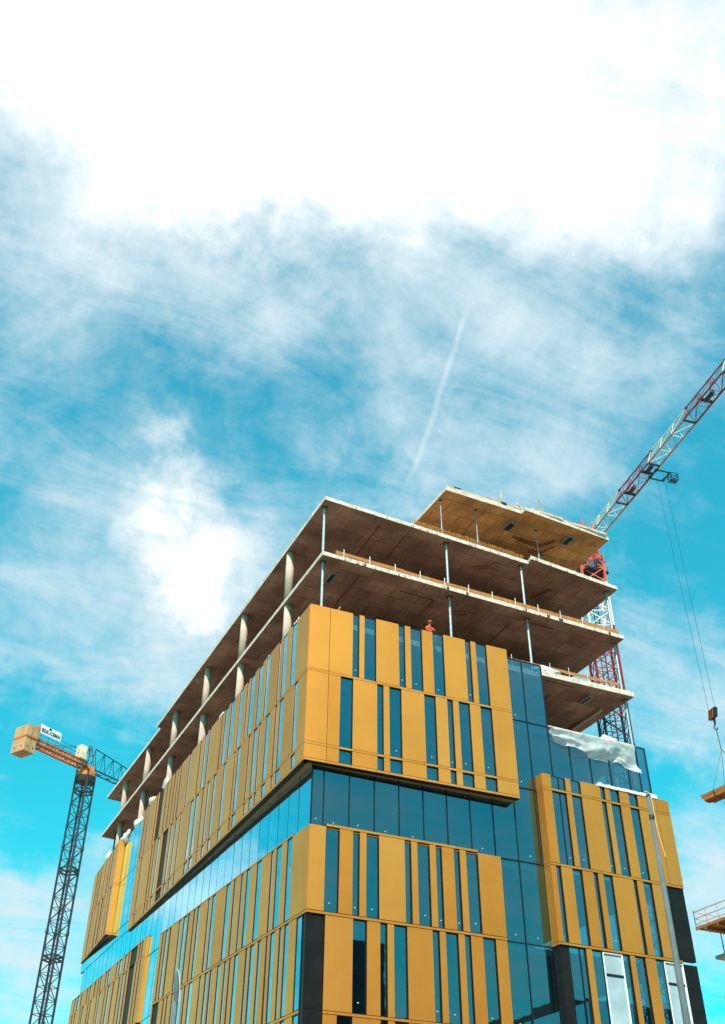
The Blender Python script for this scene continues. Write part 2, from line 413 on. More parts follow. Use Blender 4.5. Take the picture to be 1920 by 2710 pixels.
def soffit(mb, poly, z):     # thin bronze lining panel on the underside
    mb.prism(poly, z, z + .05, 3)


# -- box A: the upper box that wraps the corner
a = MB()
for F, r1, r2, s0 in ((AR, A_R1, A_R2, .006), (AL, A_L1, A_L2, .046)):
    row(a, BLK, F, 'A', 27.165, 31.04, r1, s0); row(a, BLK, F, 'A', 23.085, 27.015, r2, s0); row(a, BLK, F, 'A', 22.215, 22.935, r2, s0)
    for z0, z1 in ((27.015, 27.165), (22.935, 23.085), (22.06, 22.215)): strip(a, BLK, F, z0, z1, s0, F.L - .006)
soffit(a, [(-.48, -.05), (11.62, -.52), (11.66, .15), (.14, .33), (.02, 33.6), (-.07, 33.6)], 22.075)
a.prism([(11.62, -.5), (11.67, -.5), (11.67, .14), (11.62, .14)], 22.13, 31.0, 0)
CLAD['A'] = a
# -- box B: lower box
b = MB()
for F, r1, r2, r3, s0, k0 in ((BR, B_R1, B_R2, B_R3, .006, .92), (BL, B_L1, B_L2, B_L2, .046, .48)):
    row(b, BLK, F, 'B', 15.125, 19.03, r1, s0); row(b, BLK, F, 'B', 11.02, 14.955, r2, s0); row(b, BLK, F, 'B', 7.0, 10.86, r3, s0)
    strip(b, BLK, F, 14.965, 15.115, s0, F.L - .006); strip(b, BLK, F, 10.865, 11.015, k0, F.L - .006)
strip(b, BLK, BR, 19.035, 19.19, .86, 9.2); strip(b, BLK, BL, 19.035, 19.15, 1.97, 22.1)
b.prism([(.14, .34), (.10, .22), (10.55, .12), (10.55, .16)], 18.96, 19.0, 0)
b.prism([(-.67, 22.2), (-.67, 22.26), (.02, 22.26), (.02, 22.2)], 7.0, 19.02, 0)
BR.box(BLK, .01, .92, -.32, -.08, 10.85, 11.03); BL.box(BLK, .09, .47, -.32, -.08, 10.85, 11.03)
CLAD['B'] = b
# -- box C: right-hand box
c = MB()
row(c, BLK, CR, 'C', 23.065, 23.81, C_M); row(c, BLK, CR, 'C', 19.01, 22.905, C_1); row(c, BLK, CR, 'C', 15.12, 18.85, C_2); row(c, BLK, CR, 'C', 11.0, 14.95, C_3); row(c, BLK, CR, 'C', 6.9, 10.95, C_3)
for z0, z1, e in ((22.91, 23.06, 8.71), (18.855, 19.005, 8.71), (14.965, 15.115, 7.74)): strip(c, BLK, CR, z0, z1, .006, e, 1.34, .57)
for z0, z1 in ((15.12, 18.85), (19.01, 22.905), (23.065, 23.81)): c.prism([(13.23, -.525), (13.27, -.525), (13.27, .10), (13.23, .10)], z0, z1, 2)
for z0, z1 in ((14.977, 15.103), (18.867, 18.993), (22.922, 23.048)): c.prism([(13.228, -.525), (13.27, -.525), (13.27, .10), (13.228, .10)], z0, z1, 0)
BLK.prism([(13.28, -.24), (13.5, -.24), (13.5, .1), (13.28, .1)], 6.9, 23.78)
for z0, z1 in ((19.01, 22.905), (23.065, 23.81)): c.prism([(21.91, -.38), (21.95, -.38), (21.95, 1.2), (21.91, 1.2)], z0, z1, 0)
CLAD['C'] = c
# -- box E: far upper box on the long side, and the lower box F under it
e = MB()
row(e, BLK, EL, 'E', 27.05, 30.45, E_1, .046); row(e, BLK, EL, 'E', 23.27, 26.89, E_2, .046)
strip(e, BLK, EL, 26.9, 27.04, .046, 9.97); strip(e, BLK, EL, 23.11, 23.26, .046, 9.97)
for z0, z1 in ((23.27, 26.89), (27.05, 30.45), (26.91, 27.03), (23.12, 23.25)): EF.box(e, .004, EF.L - .01, -.04, 0, z0, z1, 0)
EF.box(e, .03, EF.L - .02, -.3, -.045, 23.13, 30.4, 4)
soffit(e, [(-.46, 39.25), (.0, 39.25), (-.05, 49.1)], 23.12)
CLAD['E'] = e
f_ = MB()
row(f_, BLK, FL, 'F', 19.175, 20.26, F_1); row(f_, BLK, FL, 'F', 15.12, 19.025, F_2)
strip(f_, BLK, FL, 19.03, 19.17, .006, 2.45); strip(f_, BLK, FL, 19.03, 19.17, 4.0, 22.38); strip(f_, BLK, FL, 14.965, 15.115, .006, 22.38); strip(f_, BLK, FL, 20.265, 20.36, .006, 22.38)
f_.prism([(-.12, 27.59), (-.12, 27.55), (.06, 27.55), (.06, 27.59)], 15.0, 20.3, 0)
BLK.box(-.06, .0, 27.7, 50, 7, 14.9)
CLAD['F'] = f_

clad_names = {}
for k, mb in CLAD.items():
    o = mb.build('gold_cladding', GOLD + [SOFFIT, BLACK], B); clad_names[k] = o
BLK.build('black_backing_board', BPANEL, B)
# windows: the hundred that show largest are parts of their own, the rest one part
def score(wn):
    F, k, s0, s1, z0, z1, ww = wn
    p = Vector(F.p((s0 + s1) / 2, 0, (z0 + z1) / 2)); v = CAM - p
    if z1 < 10.5: return 0
    return (s1 - s0 - .3 * (F.n.x < -.5)) * (min(z1, 40) - max(z0, 10.5)) * abs(F.n.dot(v.normalized())) / v.length_squared
WIN.sort(key=score, reverse=True)


def window(mb, wn):
    F, k, s0, s1, z0, z1, ww = wn
    d = -.12 if F.n.x > -.5 else -.05; fr = .028
    fm = 3 if ww else 0; fw = .06 if ww else fr
    for (a0, a1, b0, b1) in ((s0, s0 + fw, z0, z1), (s1 - fw, s1, z0, z1), (s0 + fw, s1 - fw, z0, z0 + fw), (s0 + fw, s1 - fw, z1 - fw, z1)):
        F.box(mb, a0, a1, -.2, d + .03 if not ww else -.05, b0, b1, fm)
    j = [random.uniform(-.004, .004) for _ in range(4)]
    pts = [F.p(s0 + fw, d + j[0], z0 + fw), F.p(s1 - fw, d + j[1], z0 + fw), F.p(s1 - fw, d + j[2], z1 - fw), F.p(s0 + fw, d + j[0] + j[2] - j[1], z1 - fw)]
    if F.n.x < -.5: pts = pts[::-1]
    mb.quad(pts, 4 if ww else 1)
    if ww: F.box(mb, s0 + fw, s1 - fw, -.19, -.10, z0 + (z1 - z0) * .72, z0 + (z1 - z0) * .74 + .04, 0)
    elif z1 - z0 > 2 and F.n.y < -.5 and random.random() < .62:      # small oval label left on the pane
        cs = s0 + (s1 - s0) * random.uniform(.4, .6); cz = z0 + random.uniform(.35, .5)
        pp = [F.p(cs + .05 * math.cos(t * math.pi / 5), d + .012, cz + .022 * math.sin(t * math.pi / 5)) for t in range(10)]
        mb.quad(pp, 2)


WM = [FRAME, GLASS, STICK, WINW, mat('pale_reflection_pane', (.36, .49, .55), .15, 0, .6, .15, .8)]  # last material: a bright white reflection painted into the pane colour
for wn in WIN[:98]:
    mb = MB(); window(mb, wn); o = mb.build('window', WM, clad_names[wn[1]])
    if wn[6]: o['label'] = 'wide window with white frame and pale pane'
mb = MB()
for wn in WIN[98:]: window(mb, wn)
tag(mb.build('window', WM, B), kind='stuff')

# ------------------------------------------------------------------ curtain walls
def curtain(F, zrows, mull, name='curtain_wall'):
    fr = MB(); panes = []; hw_, pr = (.03, .03) if F.n.y < -.5 else (.022, .004)
    for a in mull: F.box(fr, a - hw_, a + hw_, -.12, pr, zrows[0] + .0, zrows[-1])
    for z in zrows:
        for a, b2 in zip(mull[:-1], mull[1:]): F.box(fr, a + .03, b2 - .03, -.12, pr - .002, z - .03, z + .03)
    o = fr.build(name, FRAME, B)
    for z0, z1 in zip(zrows[:-1], zrows[1:]):
        for a, b2 in zip(mull[:-1], mull[1:]):
            j = [random.uniform(-.005, .005) for _ in range(3)]
            pts = [F.p(a + .03, j[0], z0 + .03), F.p(b2 - .03, j[1], z0 + .03), F.p(b2 - .03, j[2], z1 - .03), F.p(a + .03, j[0] + j[2] - j[1], z1 - .03)]
            if F.n.x < -.5: pts = pts[::-1]
            q = MB(); q.quad(pts, 0)
            if F.n.y < -.5 and random.random() < .8:
                cs = a + (b2 - a) * random.uniform(.35, .6); cz = z0 + random.uniform(.3, .45)
                q.quad([F.p(cs + .05 * math.cos(t * math.pi / 5), .012, cz + .022 * math.sin(t * math.pi / 5)) for t in range(10)], 1)
            q.build('glass_pane', [GLASS, STICK], o)
    return o


mr = [.03, .65, 2.02, 3.39, 4.76, 6.14, 7.51, 8.88, 10.25, 11.63, 12.98, 14.33, 15.66, 17.0, 18.35, 19.66, 20.45, 21.1]
curtain(GR, [19.01, 22.2], mr[:9])
curtain(GR, [19.01, 23.04], mr[8:])
curtain(GR, [23.04, 27.04], mr[9:])
curtain(GR, [27.04, 30.98], mr[9:12])
curtain(GR, [7.0, 11.0, 14.98, 19.01], mr[8:10] + [13.27])
ml = [.03] + [.20 + 1.345 * i for i in range(1, 36)]
curtain(GL, [19.01, 22.25], ml)
curtain(GL, [23.0, 27.04, 30.7], [33.75, 34.6, 35.95, 37.3, 38.6, 39.95])
curtain(GL, [22.25, 23.0], [33.75, 37.3, 39.95, 48.4])
curtain(GL, [11.0, 14.98, 19.01], [22.4, 23.75, 25.1, 26.4, 27.55])

# ------------------------------------------------------------------ slabs, columns, core
def slab(poly, z0, z1, name='concrete_slab', cm=None):
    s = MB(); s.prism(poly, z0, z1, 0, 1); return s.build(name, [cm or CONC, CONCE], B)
S1 = slab([(.15, .07), (14.65, .45), (14.50, -.12), (21.65, .35), (21.65, 52.6), (3.9, 52.4), (.36, 51.8), (.50, 34.6), (.14, 34.37)], 38.60, 38.87)
S2 = slab([(.20, .24), (21.42, .28), (21.42, 52), (2.7, 51.7), (.33, 51.32)], 34.73, 34.99)
S0 = slab([(8.75, .39), (14.53, .37), (14.55, -.06), (21.58, .27), (21.75, 14), (8.4, 14)], 42.6, 42.86, cm=CONCY)
S3 = slab([(.55, .75), (14.6, .75), (14.7, .47), (21.43, .27), (21.43, 51), (.55, 51)], 30.62, 30.95)
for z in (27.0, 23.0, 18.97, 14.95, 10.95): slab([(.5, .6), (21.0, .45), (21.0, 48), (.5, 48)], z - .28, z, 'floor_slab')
s = MB(); s.box(4.5, 17.6, 9.6, 46, 0, 38.5); s.box(10, 17.6, 9.6, 13.8, 38.9, 42.55); s.box(.45, 21.6, 47.5, 47.7, 0, 30.5); s.build('core_light_blocker', CONCD, B)  # dark core oversized to block light from the back and deepen the shade
s = MB(); s.box(-.3, 21.8, .5, 49, 0, 6.8); s.build('plinth', BPANEL, B)
colx = [(6.06, .42), (14.4, .47), (22.68, .64), (30.85, .72), (38.75, .76), (46.8, .92)]
for zt, z0 in ((38.6, 34.99), (34.73, 30.95)):
    for y, x in colx:
        k = MB(); k.bar((x + .06 + (.06 if zt < 36 else 0), y + .1, z0), (x + .06 + (.06 if zt < 36 else 0), y + .1, zt), .255, 0, 24)
        k.build('concrete_column', CONCC, B, True)
for zt, z0, pts in ((38.6, 34.99, [(.45, .80), (8.78, .80), (14.33, .84), (21.12, .92)]), (34.73, 30.95, [(.52, .90), (8.88, .92), (14.48, .98), (21.22, 1.05)]), (30.62, 27.0, [(21.16, .86)])):
    for x, y in pts:
        k = MB(); k.bar((x, y, z0), (x, y, zt - .02), .08, 0, 14); k.box(x - .16, x + .16, y - .16, y + .16, zt - .03, zt, 1)
        k.build('steel_column', [STEEL, DSTEEL], B, False)
k = MB(); k.bar((1.2, 49.3, 30.95), (1.2, 49.3, 34.7), .07, 0, 12); k.build('steel_column', [DSTEEL], B)
# marks cast into / fixed under the slabs
def conduits(parent, z, lines, r=.035):
    for L in lines:
        m_ = MB(); m_.path([(x, y, z - .02) for x, y in L], r, 0, 4); m_.build('conduit', RUST, parent)
conduits(S0, 42.6, [[(15.36, 2.75), (17.6, 2.75)], [(15.4, 2.9), (17.55, 2.92), (18.2, 1.9)], [(15.9, 3.05), (17.7, 3.1), (18.31, 2.0)], [(17.2, 3.7), (18.3, 3.5), (18.6, 2.5)], [(17.3, 3.9), (18.5, 3.75)]], .04)
conduits(S1, 38.6, [[(11.6, 2.3), (12.4, 1.75), (12.74, 1.11)], [(11.8, 2.5), (12.6, 1.9), (13.2, 1.9)], [(17.2, 3.6), (17.6, 2.4), (17.9, 2.3)], [(17.0, 3.8), (17.5, 2.2)], [(4.2, .9), (4.3, 6)], [(6.1, 1.2), (6.2, 4)]], .03)
conduits(S2, 34.73, [[(5.94, 1.64), (8.26, 1.65), (8.26, 3.75)], [(3.0, 1.2), (3.05, 5)], [(9.9, 2.2), (10.8, 1.9), (11.4, 1.9)], [(10.0, 2.5), (10.9, 2.2)], [(14.6, 1.3), (16.6, 1.25)], [(13.8, 1.8), (13.9, 5.5)]], .03)
conduits(S3, 30.62, [[(15.2, .9), (17.4, .9)], [(16.6, 2.4), (16.7, 6)]], .03)
def hatch(parent, z, x0, x1, y0, y1):
    h = MB()
    for q in ((x0, x0 + .05, y0, y1), (x1 - .05, x1, y0, y1), (x0 + .05, x1 - .05, y0, y0 + .05), (x0 + .05, x1 - .05, y1 - .05, y1)): h.box(*q, z - .18, z)
    h.box(x0 + .05, x1 - .05, y0 + .05, y1 - .05, z - .03, z, 1)
    h.build('ceiling_box_frame', [STEEL, DSTEEL], parent)
hatch(S0, 42.6, 14.2, 14.75, 1.35, 2.3); hatch(S0, 42.6, 18.7, 19.2, .9, 1.95)
hatch(S2, 34.73, 1.35, 1.75, 1.5, 2.6); hatch(S3, 30.62, 18.65, 19.0, 1.2, 2.3)
k = MB(); k.box(20.42, 20.62, 2.45, 5.8, 30.44, 30.62); k.box(20.62, 20.85, 3.4, 3.55, 30.5, 30.62); k.build('downstand_beam', [CONCC], S3)
# sockets and clamps along the slab edges
def clamps(parent, P0, P1, n, z, nrm, h=.16, mats=(STEEL,)):
    P0 = Vector(P0); P1 = Vector(P1); nv = Vector(nrm); first = None
    for i in range(n):
        q = P0.lerp(P1, (i + .5) / n + random.uniform(-.12, .12) / n)
        if first is None:
            m_ = MB(); m_.box(-.05, .05, -.05, .05, .0, .05); m_.bar((0, 0, .05), (0, 0, h), .022, 0, 6); m_.bar((-.05, 0, h), (.06, 0, h), .02, 0, 5)
            o = m_.build('edge_clamp', list(mats), parent); first = o
        else:
            o = first.copy(); C.objects.link(o); o.parent = parent
        o.location = (q.x, q.y, z)
clamps(S2, (.29, .6), (.42, 33), 24, 34.99, (-1, 0)); clamps(S2, (.42, 35.5), (.44, 51), 11, 34.99, (-1, 0))
clamps(S1, (.28, .5), (.25, 14), 5, 38.87, (-1, 0), .1)
for i in range(46):
    k = MB(); t = random.uniform(.3, 21.3); y = .07 + .026 * t if t < 14.5 else -.12 + .066 * (t - 14.5)
    w_ = random.uniform(.10, .30); k.box(t, t + w_, y - .012, y + .06, 38.63, 38.63 + random.uniform(.1, .22))
    k.build('formwork_scrap', [random.choice((WHITE, CONCC))], S1)
for i in range(20):
    k = MB(); t = random.uniform(.6, 21); k.box(t, t + random.uniform(.08, .2), .215 + .002 * t, .30, 34.76, 34.9 + random.uniform(0, .06))
    k.build('formwork_scrap', [random.choice((DSTEEL, CONCC))], S2)

# ------------------------------------------------------------------ loose things on the slabs
def guard_rail(loc0, loc1, z, label, boards, n, h=.8):
    p0 = Vector((*loc0, z)); p1 = Vector((*loc1, z)); u = (p1 - p0).normalized()
    r = empty('guard_rail', p0, label, 'guard rail', 'timber guard rails along the slab edges')
    for (zb, hb, off) in boards:
        b_ = MB(); N = max(2, int((p1 - p0).length / 4)); 
        for i in range(N):
            q0 = p0.lerp(p1, i / N); q1 = p0.lerp(p1, (i + 1) / N + (.02 if i < N - 1 else 0)); jz = random.uniform(-.02, .02); jy = .03 * (i % 2)
            b_.hexa([(q0.x, q0.y + off + jy, z + zb + jz), (q1.x, q1.y + off + jy, z + zb + jz), (q1.x, q1.y + off + .027 + jy, z + zb + jz), (q0.x, q0.y + off + .027 + jy, z + zb + jz),
                     (q0.x, q0.y + off + jy, z + zb + hb + jz), (q1.x, q1.y + off + jy, z + zb + hb), (q1.x, q1.y + off + .027 + jy, z + zb + hb), (q0.x, q0.y + off + .027 + jy, z + zb + hb + jz)])
        b_.build('plank', TIMBER, r)
    for i in range(n):
        q = p0.lerp(p1, (i + .3) / n); m_ = MB()
        m_.bar((q.x, q.y - .03, z - .02), (q.x, q.y - .03, z + h), .022, 0, 6); m_.box(q.x - .07, q.x + .07, q.y - .1, q.y - .04, z - .12, z + .05)
        m_.build('post', STEEL, r)
    return r
guard_rail((1.1, .42), (21.2, .46), 34.99, 'long orange timber guard rail above the slab edge behind the worker', [(.16, .26, .0)], 12, .62)
guard_rail((12.6, .95), (20.6, .60), 30.95, 'short two-board timber guard rail on the lower right slab beside the blue glass', [(.42, .20, .0), (.05, .14, .0)], 6, .85)
# dense row of starter bars on the upper slab
m_ = MB(); x = 6.3
while x < 14.4:
    y = .2 + .026 * x + .0; hgt = random.uniform(.36, .5)
    m_.bar((x, y, 38.86), (x + random.uniform(-.03, .03), y + random.uniform(-.02, .02), 38.87 + hgt), .019, 0, 4); x += .095
m_.bar((6.3, .34, 39.05), (14.4, .55, 39.05), .016, 0, 4); m_.bar((6.3, .34, 39.2), (14.4, .55, 39.2), .016, 0, 4)
tag(m_.build('rebar_row', mat('orange_rebar', (.50, .22, .06), .8, .1, .3, .3, 6)), 'dense row of short orange reinforcing bars under the topmost slab', 'rebar')
# adjustable props under the top slab
prop = None
for (x, y), lab in (((8.95, 1.5), 'slim steel prop under the left end of the topmost slab'), ((11.56, 1.4), 'slim steel prop left of the ceiling box under the topmost slab'), ((16.42, 1.55), 'slim steel prop beside the dark conduit marks under the topmost slab')):
    if prop is None:
        prop = empty('shoring_prop', (x, y, 38.87), lab, 'prop', 'steel props under the top slab')
        for nm, z0, z1, r in (('outer_tube', 38.87, 40.7, .042), ('inner_tube', 40.7, 42.58, .03)):
            q = MB(); q.bar((x, y, z0), (x, y, z1), r, 0, 10); q.build(nm, STEEL, prop)
        q = MB(); q.box(x - .09, x + .09, y - .09, y + .09, 42.57, 42.6); q.bar((x - .1, y, 40.7), (x + .1, y, 40.7), .02, 0, 6); q.build('head_plate', DSTEEL, prop)
        proto = prop
    else:
        n_ = proto.copy(); C.objects.link(n_); n_.location = (x, y, 38.87); n_['label'] = lab
        for ch in list(proto.children): c2 = ch.copy(); C.objects.link(c2); c2.parent = n_
# timber sticks and scraps on the roof slab
def stick(name, pts, r, label, m=PINE, cat='timber'):
    q = MB()
    for a_, b_ in pts: q.bar(a_, b_, r, 0, 4)
    return tag(q.build(name, m), label, cat)
stick('timber_stake', [((13.35, .9, 42.84), (13.25, .7, 44.35))], .07, 'short upright timber stake left of the wooden frame on the roof edge')
stick('wooden_brace', [((14.0, .5, 42.86), (14.5, .7, 43.7)), ((14.5, .7, 43.7), (14.95, .5, 42.86)), ((14.1, .5, 43.1), (14.8, .55, 43.1))], .05, 'small triangular wooden brace standing on the roof slab edge')
stick('timber_stake', [((16.9, .9, 42.84), (16.2, .6, 44.7))], .045, 'thin leaning timber stake right of the wooden frame on the roof edge')
stick('steel_rail', [((12.0, .7, 43.35), (14.3, .7, 43.3)), ((12.1, .7, 42.85), (12.1, .7, 43.35)), ((13.9, .7, 42.85), (13.9, .7, 43.35))], .02, 'low thin pink rail on the roof slab', mat('pink_rail', (.55, .25, .22), .6), 'rail')
q = MB()
for x0, x1 in ((8.8, 11.2), (11.25, 14.0), (15.1, 17.6), (17.65, 21.3)):
    y = .40 if x1 < 14.4 else -.04 + .045 * (x0 - 14.5); q.box(x0, x1, y, y + .06, 42.86, 43.02)
q.box(9.4, 9.9, .38, .6, 43.02, 43.1, 1); q.box(13.0, 13.4, .38, .6, 42.9, 43.12, 1)
tag(q.build('edge_formwork', [PINE, CRDARK]), 'pale timber edge boards along the front of the topmost slab', 'formwork')
q = MB()
for i in range(9):
    an = random.uniform(-.5, .5); x = 18.2 + random.uniform(0, 1.6); y = 1.3 + random.uniform(0, .7); L = random.uniform(.5, 1.0)
    q.bar((x - L * math.cos(an), y - L * math.sin(an), 35.05 + .05 * (i // 3)), (x + L * math.cos(an), y + L * math.sin(an), 35.05 + .05 * (i // 3)), .05, 0, 4)
tag(q.build('timber_pile', TIMBER), 'untidy brown timber offcuts near the right end of the guard-railed upper slab', 'timber pile', 'timber piles on the slabs')
q = MB()
for i in range(14):
    an = random.uniform(-.35, .35); x = 18.6 + random.uniform(0, 1.8); y = 1.2 + random.uniform(0, .6); L = random.uniform(.6, 1.4)
    q.bar((x - L * math.cos(an), y - L * math.sin(an), 31.02 + .09 * (i // 3)), (x + L * math.cos(an), y + L * math.sin(an), 31.02 + .09 * (i // 3)), .06, 0, 4)
tag(q.build('timber_pile', TIMBER), 'stacked brown planks on the lower right slab in front of the crane mast', 'timber pile', 'timber piles on the slabs')
stick('wooden_offcut', [((1.1, .25, 30.95), (1.35, .2, 31.5))], .04, 'small wooden offcut sticking up by the gold corner', PINE)


# ------------------------------------------------------------------ polythene and membrane scraps
def crumple(name, loc, sx, sy, sz, seed, label, group, m=FOIL, sub=3, drop=0.0):
    bm = bmesh.new(); bmesh.ops.create_icosphere(bm, subdivisions=sub, radius=1.0)
    for v in bm.verts:
        n_ = mnoise.noise(v.co * 1.7 + Vector((seed * 3.1, 0, 0))) * .55 + mnoise.noise(v.co * 4.0 + Vector((0, seed, 0))) * .3
        v.co *= 1 + n_
        v.co = Vector((v.co.x * sx, v.co.y * sy, v.co.z * sz - drop * max(0, -v.co.z)))
    me = bpy.data.meshes.new(name); bm.to_mesh(me); bm.free(); me.materials.append(m)
    for p in me.polygons: p.use_smooth = True
    o = bpy.data.objects.new(name, me); C.objects.link(o); o.location = loc
    return tag(o, label, 'plastic sheet', group)
GP = 'scraps of white sheeting along the top of the long gold wall'
SCR = [(2.5, .10, .35, .30, 'white crumpled sheeting just left of the gold corner, first from the corner'), (6.8, .12, .45, .22, 'white rounded sheeting bundle second from the gold corner'),
       (8.5, .08, .9, .12, 'long flat white sheeting strip third from the gold corner'), (10.1, .08, .7, .13, 'flat white sheeting strip fourth from the gold corner'),
       (13.1, .10, .9, .16, 'white sheeting fold between the third and fourth lower columns, nearer the camera'), (14.3, .1, .6, .15, 'ragged white sheeting scrap beside the third lower column'),
       (15.4, .12, .5, .24, 'white lumpy sheeting scrap in the middle of the long wall top'), (17.4, .1, .4, .14, 'small white sheeting scrap just past the middle of the long wall top'),
       (21.2, .10, .8, .2, 'white sheeting fold at the foot of the third lower column'), (32.2, .25, .5, .48, 'big round white sheeting bundle near the far end of the long gold wall')]
for i, (sy, sx, ly, lz, lab) in enumerate(SCR):
    p = AL.p(sy, -.22, 31.04 + lz * .35); crumple('plastic_scrap', p, sx, ly, lz, i + 1, lab, GP)
crumple('plastic_scrap', AL.p(28.9, -.3, 31.45), .18, .5, .6, 21, 'bluish see-through sheeting torn upright beside the black gap in the wall', GP, FILM)
crumple('plastic_scrap', AL.p(36.3, -.3, 31.0), .3, 1.1, .5, 23, 'pinkish white sheeting heaped on the glass between the two gold boxes', GP)
crumple('plastic_scrap', (.0, 39.3, 30.75), .3, 1.0, .4, 26, 'white sheeting draped behind the far gold box corner', GP)
crumple('plastic_scrap', EL.p(5.4, -.2, 30.75), .2, .9, .42, 25, 'bright white sheeting on top of the far gold box by the slim post', GP)
# white membrane strip along the top of the right gold box
bm = bmesh.new(); N = 60; rows_ = []
for i in range(N + 1):
    t = i / N; sx_ = 3.75 + 4.15 * t; h = .10 + .08 * mnoise.noise(Vector((t * 14, 1, 0))) + (.06 if t > .85 else 0)
    base = 23.84 + .03 * mnoise.noise(Vector((t * 9, 5, 0)))
    ring = [bm.verts.new(CR.p(sx_, .06 + .03 * mnoise.noise(Vector((t * 20, 0, 0))), base - .06)), bm.verts.new(CR.p(sx_, .05, base + h)), bm.verts.new(CR.p(sx_, -.16, base + h * .8)), bm.verts.new(CR.p(sx_, -.2, base - .03))]
    rows_.append(ring)
for r0, r1 in zip(rows_[:-1], rows_[1:]):
    for k_ in range(4): bm.faces.new((r0[k_], r1[k_], r1[(k_ + 1) % 4], r0[(k_ + 1) % 4]))
bm.faces.new(rows_[0]); bm.faces.new(rows_[-1][::-1]); bm.normal_update()
me = bpy.data.meshes.new('membrane_strip'); bm.to_mesh(me); bm.free(); me.materials.append(FOIL)
o = bpy.data.objects.new('membrane_strip', me); C.objects.link(o)
tag(o, 'narrow crinkled white membrane strip along the top of the right gold box', 'membrane')
# the big clear sheet hanging over the upper right glass
low = [(14.42, 26.6), (14.5, 26.3), (15.0, 26.05), (16.24, 25.72), (17.3, 25.6), (18.2, 25.58), (18.75, 25.7), (19.0, 25.72), (19.35, 25.5), (20.0, 25.2), (20.22, 25.15)]
NU, NV = 90, 26; bm = bmesh.new(); grid = []
for i in range(NU + 1):
    t = i / NU; sx_ = 14.36 + (20.2 - 14.36) * t; lz = low[-1][1]
    for (x0, z0), (x1, z1) in zip(low[:-1], low[1:]):
        if x0 <= sx_ <= x1: lz = z0 + (z1 - z0) * (sx_ - x0) / (x1 - x0); break
    if sx_ < low[0][0]: lz = low[0][1]
    col_ = []
    for j in range(NV + 1):
        u_ = j / NV; z = 27.12 + (lz - 27.12) * u_
        fold = .24 * math.sin(9 * t + 5.5 * u_ + 3 * mnoise.noise(Vector((t * 3, u_ * 2, 0)))) * u_ + .22 * mnoise.noise(Vector((t * 9, u_ * 3.5, 2))) * u_ ** .6 + .10 * mnoise.noise(Vector((t * 26, u_ * 9, 7))) * u_
        sag = .18 * math.sin(math.pi * min(1, u_ * 1.1)) * math.sin(math.pi * t) 
        lip = -.25 * max(0, 1 - u_ * 8)
        col_.append(bm.verts.new(GR.p(sx_ + .05 * math.sin(u_ * 6 + t * 8), .26 + sag + fold + lip, z + .03 * mnoise.noise(Vector((t * 20, 3, 1))) * (1 - u_))))
    grid.append(col_)
for i in range(NU):
    for j in range(NV): bm.faces.new((grid[i][j], grid[i][j + 1], grid[i + 1][j + 1], grid[i + 1][j]))
me = bpy.data.meshes.new('plastic_sheet'); bm.to_mesh(me); bm.free(); me.materials.append(FILM)
for p in me.polygons: p.use_smooth = True
o = bpy.data.objects.new('plastic_sheet', me); C.objects.link(o)
tag(o, 'large translucent plastic sheet draped over the blue glass at upper right', 'plastic sheet')
stick('timber_batten', [(GR.p(14.4, -.12, 27.16), GR.p(20.3, -.12, 27.14))], .07, 'pale timber batten holding the top of the large plastic sheet', PINE, 'batten')
crumple('plastic_scrap', GR.p(18.9, -.5, 27.3), .55, .25, .3, 31, 'white sheeting bundle on the glass top in front of the crane mast', GP)
crumple('plastic_scrap', (15.4, .75, 31.15), .9, .25, .22, 33, 'white crumpled sheeting on the lower right slab by the glass end', GP)

# ------------------------------------------------------------------ lattice helper
def lattice(mb, P, Q, secs, w, h, rc, rb, m, up=Vector((0, 0, 1)), tri=False, mf=None):
    """square (or apex-up triangular) truss from P to Q"""
    P = Vector(P); Q = Vector(Q); d = (Q - P).normalized(); sd = d.cross(up).normalized(); uu = sd.cross(d)
    if tri: off = [sd * (-w / 2), sd * (w / 2), uu * h]
    else: off = [sd * (-w / 2) - uu * (h / 2), sd * (w / 2) - uu * (h / 2), sd * (w / 2) + uu * (h / 2), sd * (-w / 2) + uu * (h / 2)]
    n = len(off)
    for i in range(secs):
        a = P.lerp(Q, i / secs); b = P.lerp(Q, (i + 1) / secs); mm = mf(i) if mf else m; mid = (a + b) / 2
        for k in range(n): mb.bar(a + off[k], b + off[k], rc, mm, 6 if tri else 4)
        for k in range(n):
            l = (k + 1) % n
            if tri and k > 0 :
                lo = k if k == 1 else 0
                mb.bar(a + off[2], a + off[lo], rb, mm, 4); mb.bar(a + off[lo], b + off[2], rb, mm, 4)
            else:
                mb.bar(a + off[k], a + off[l], rb, mm, 4)
                if i % 2: mb.bar(a + off[k], b + off[l], rb, mm, 4)
                else: mb.bar(a + off[l], b + off[k], rb, mm, 4)
    return off


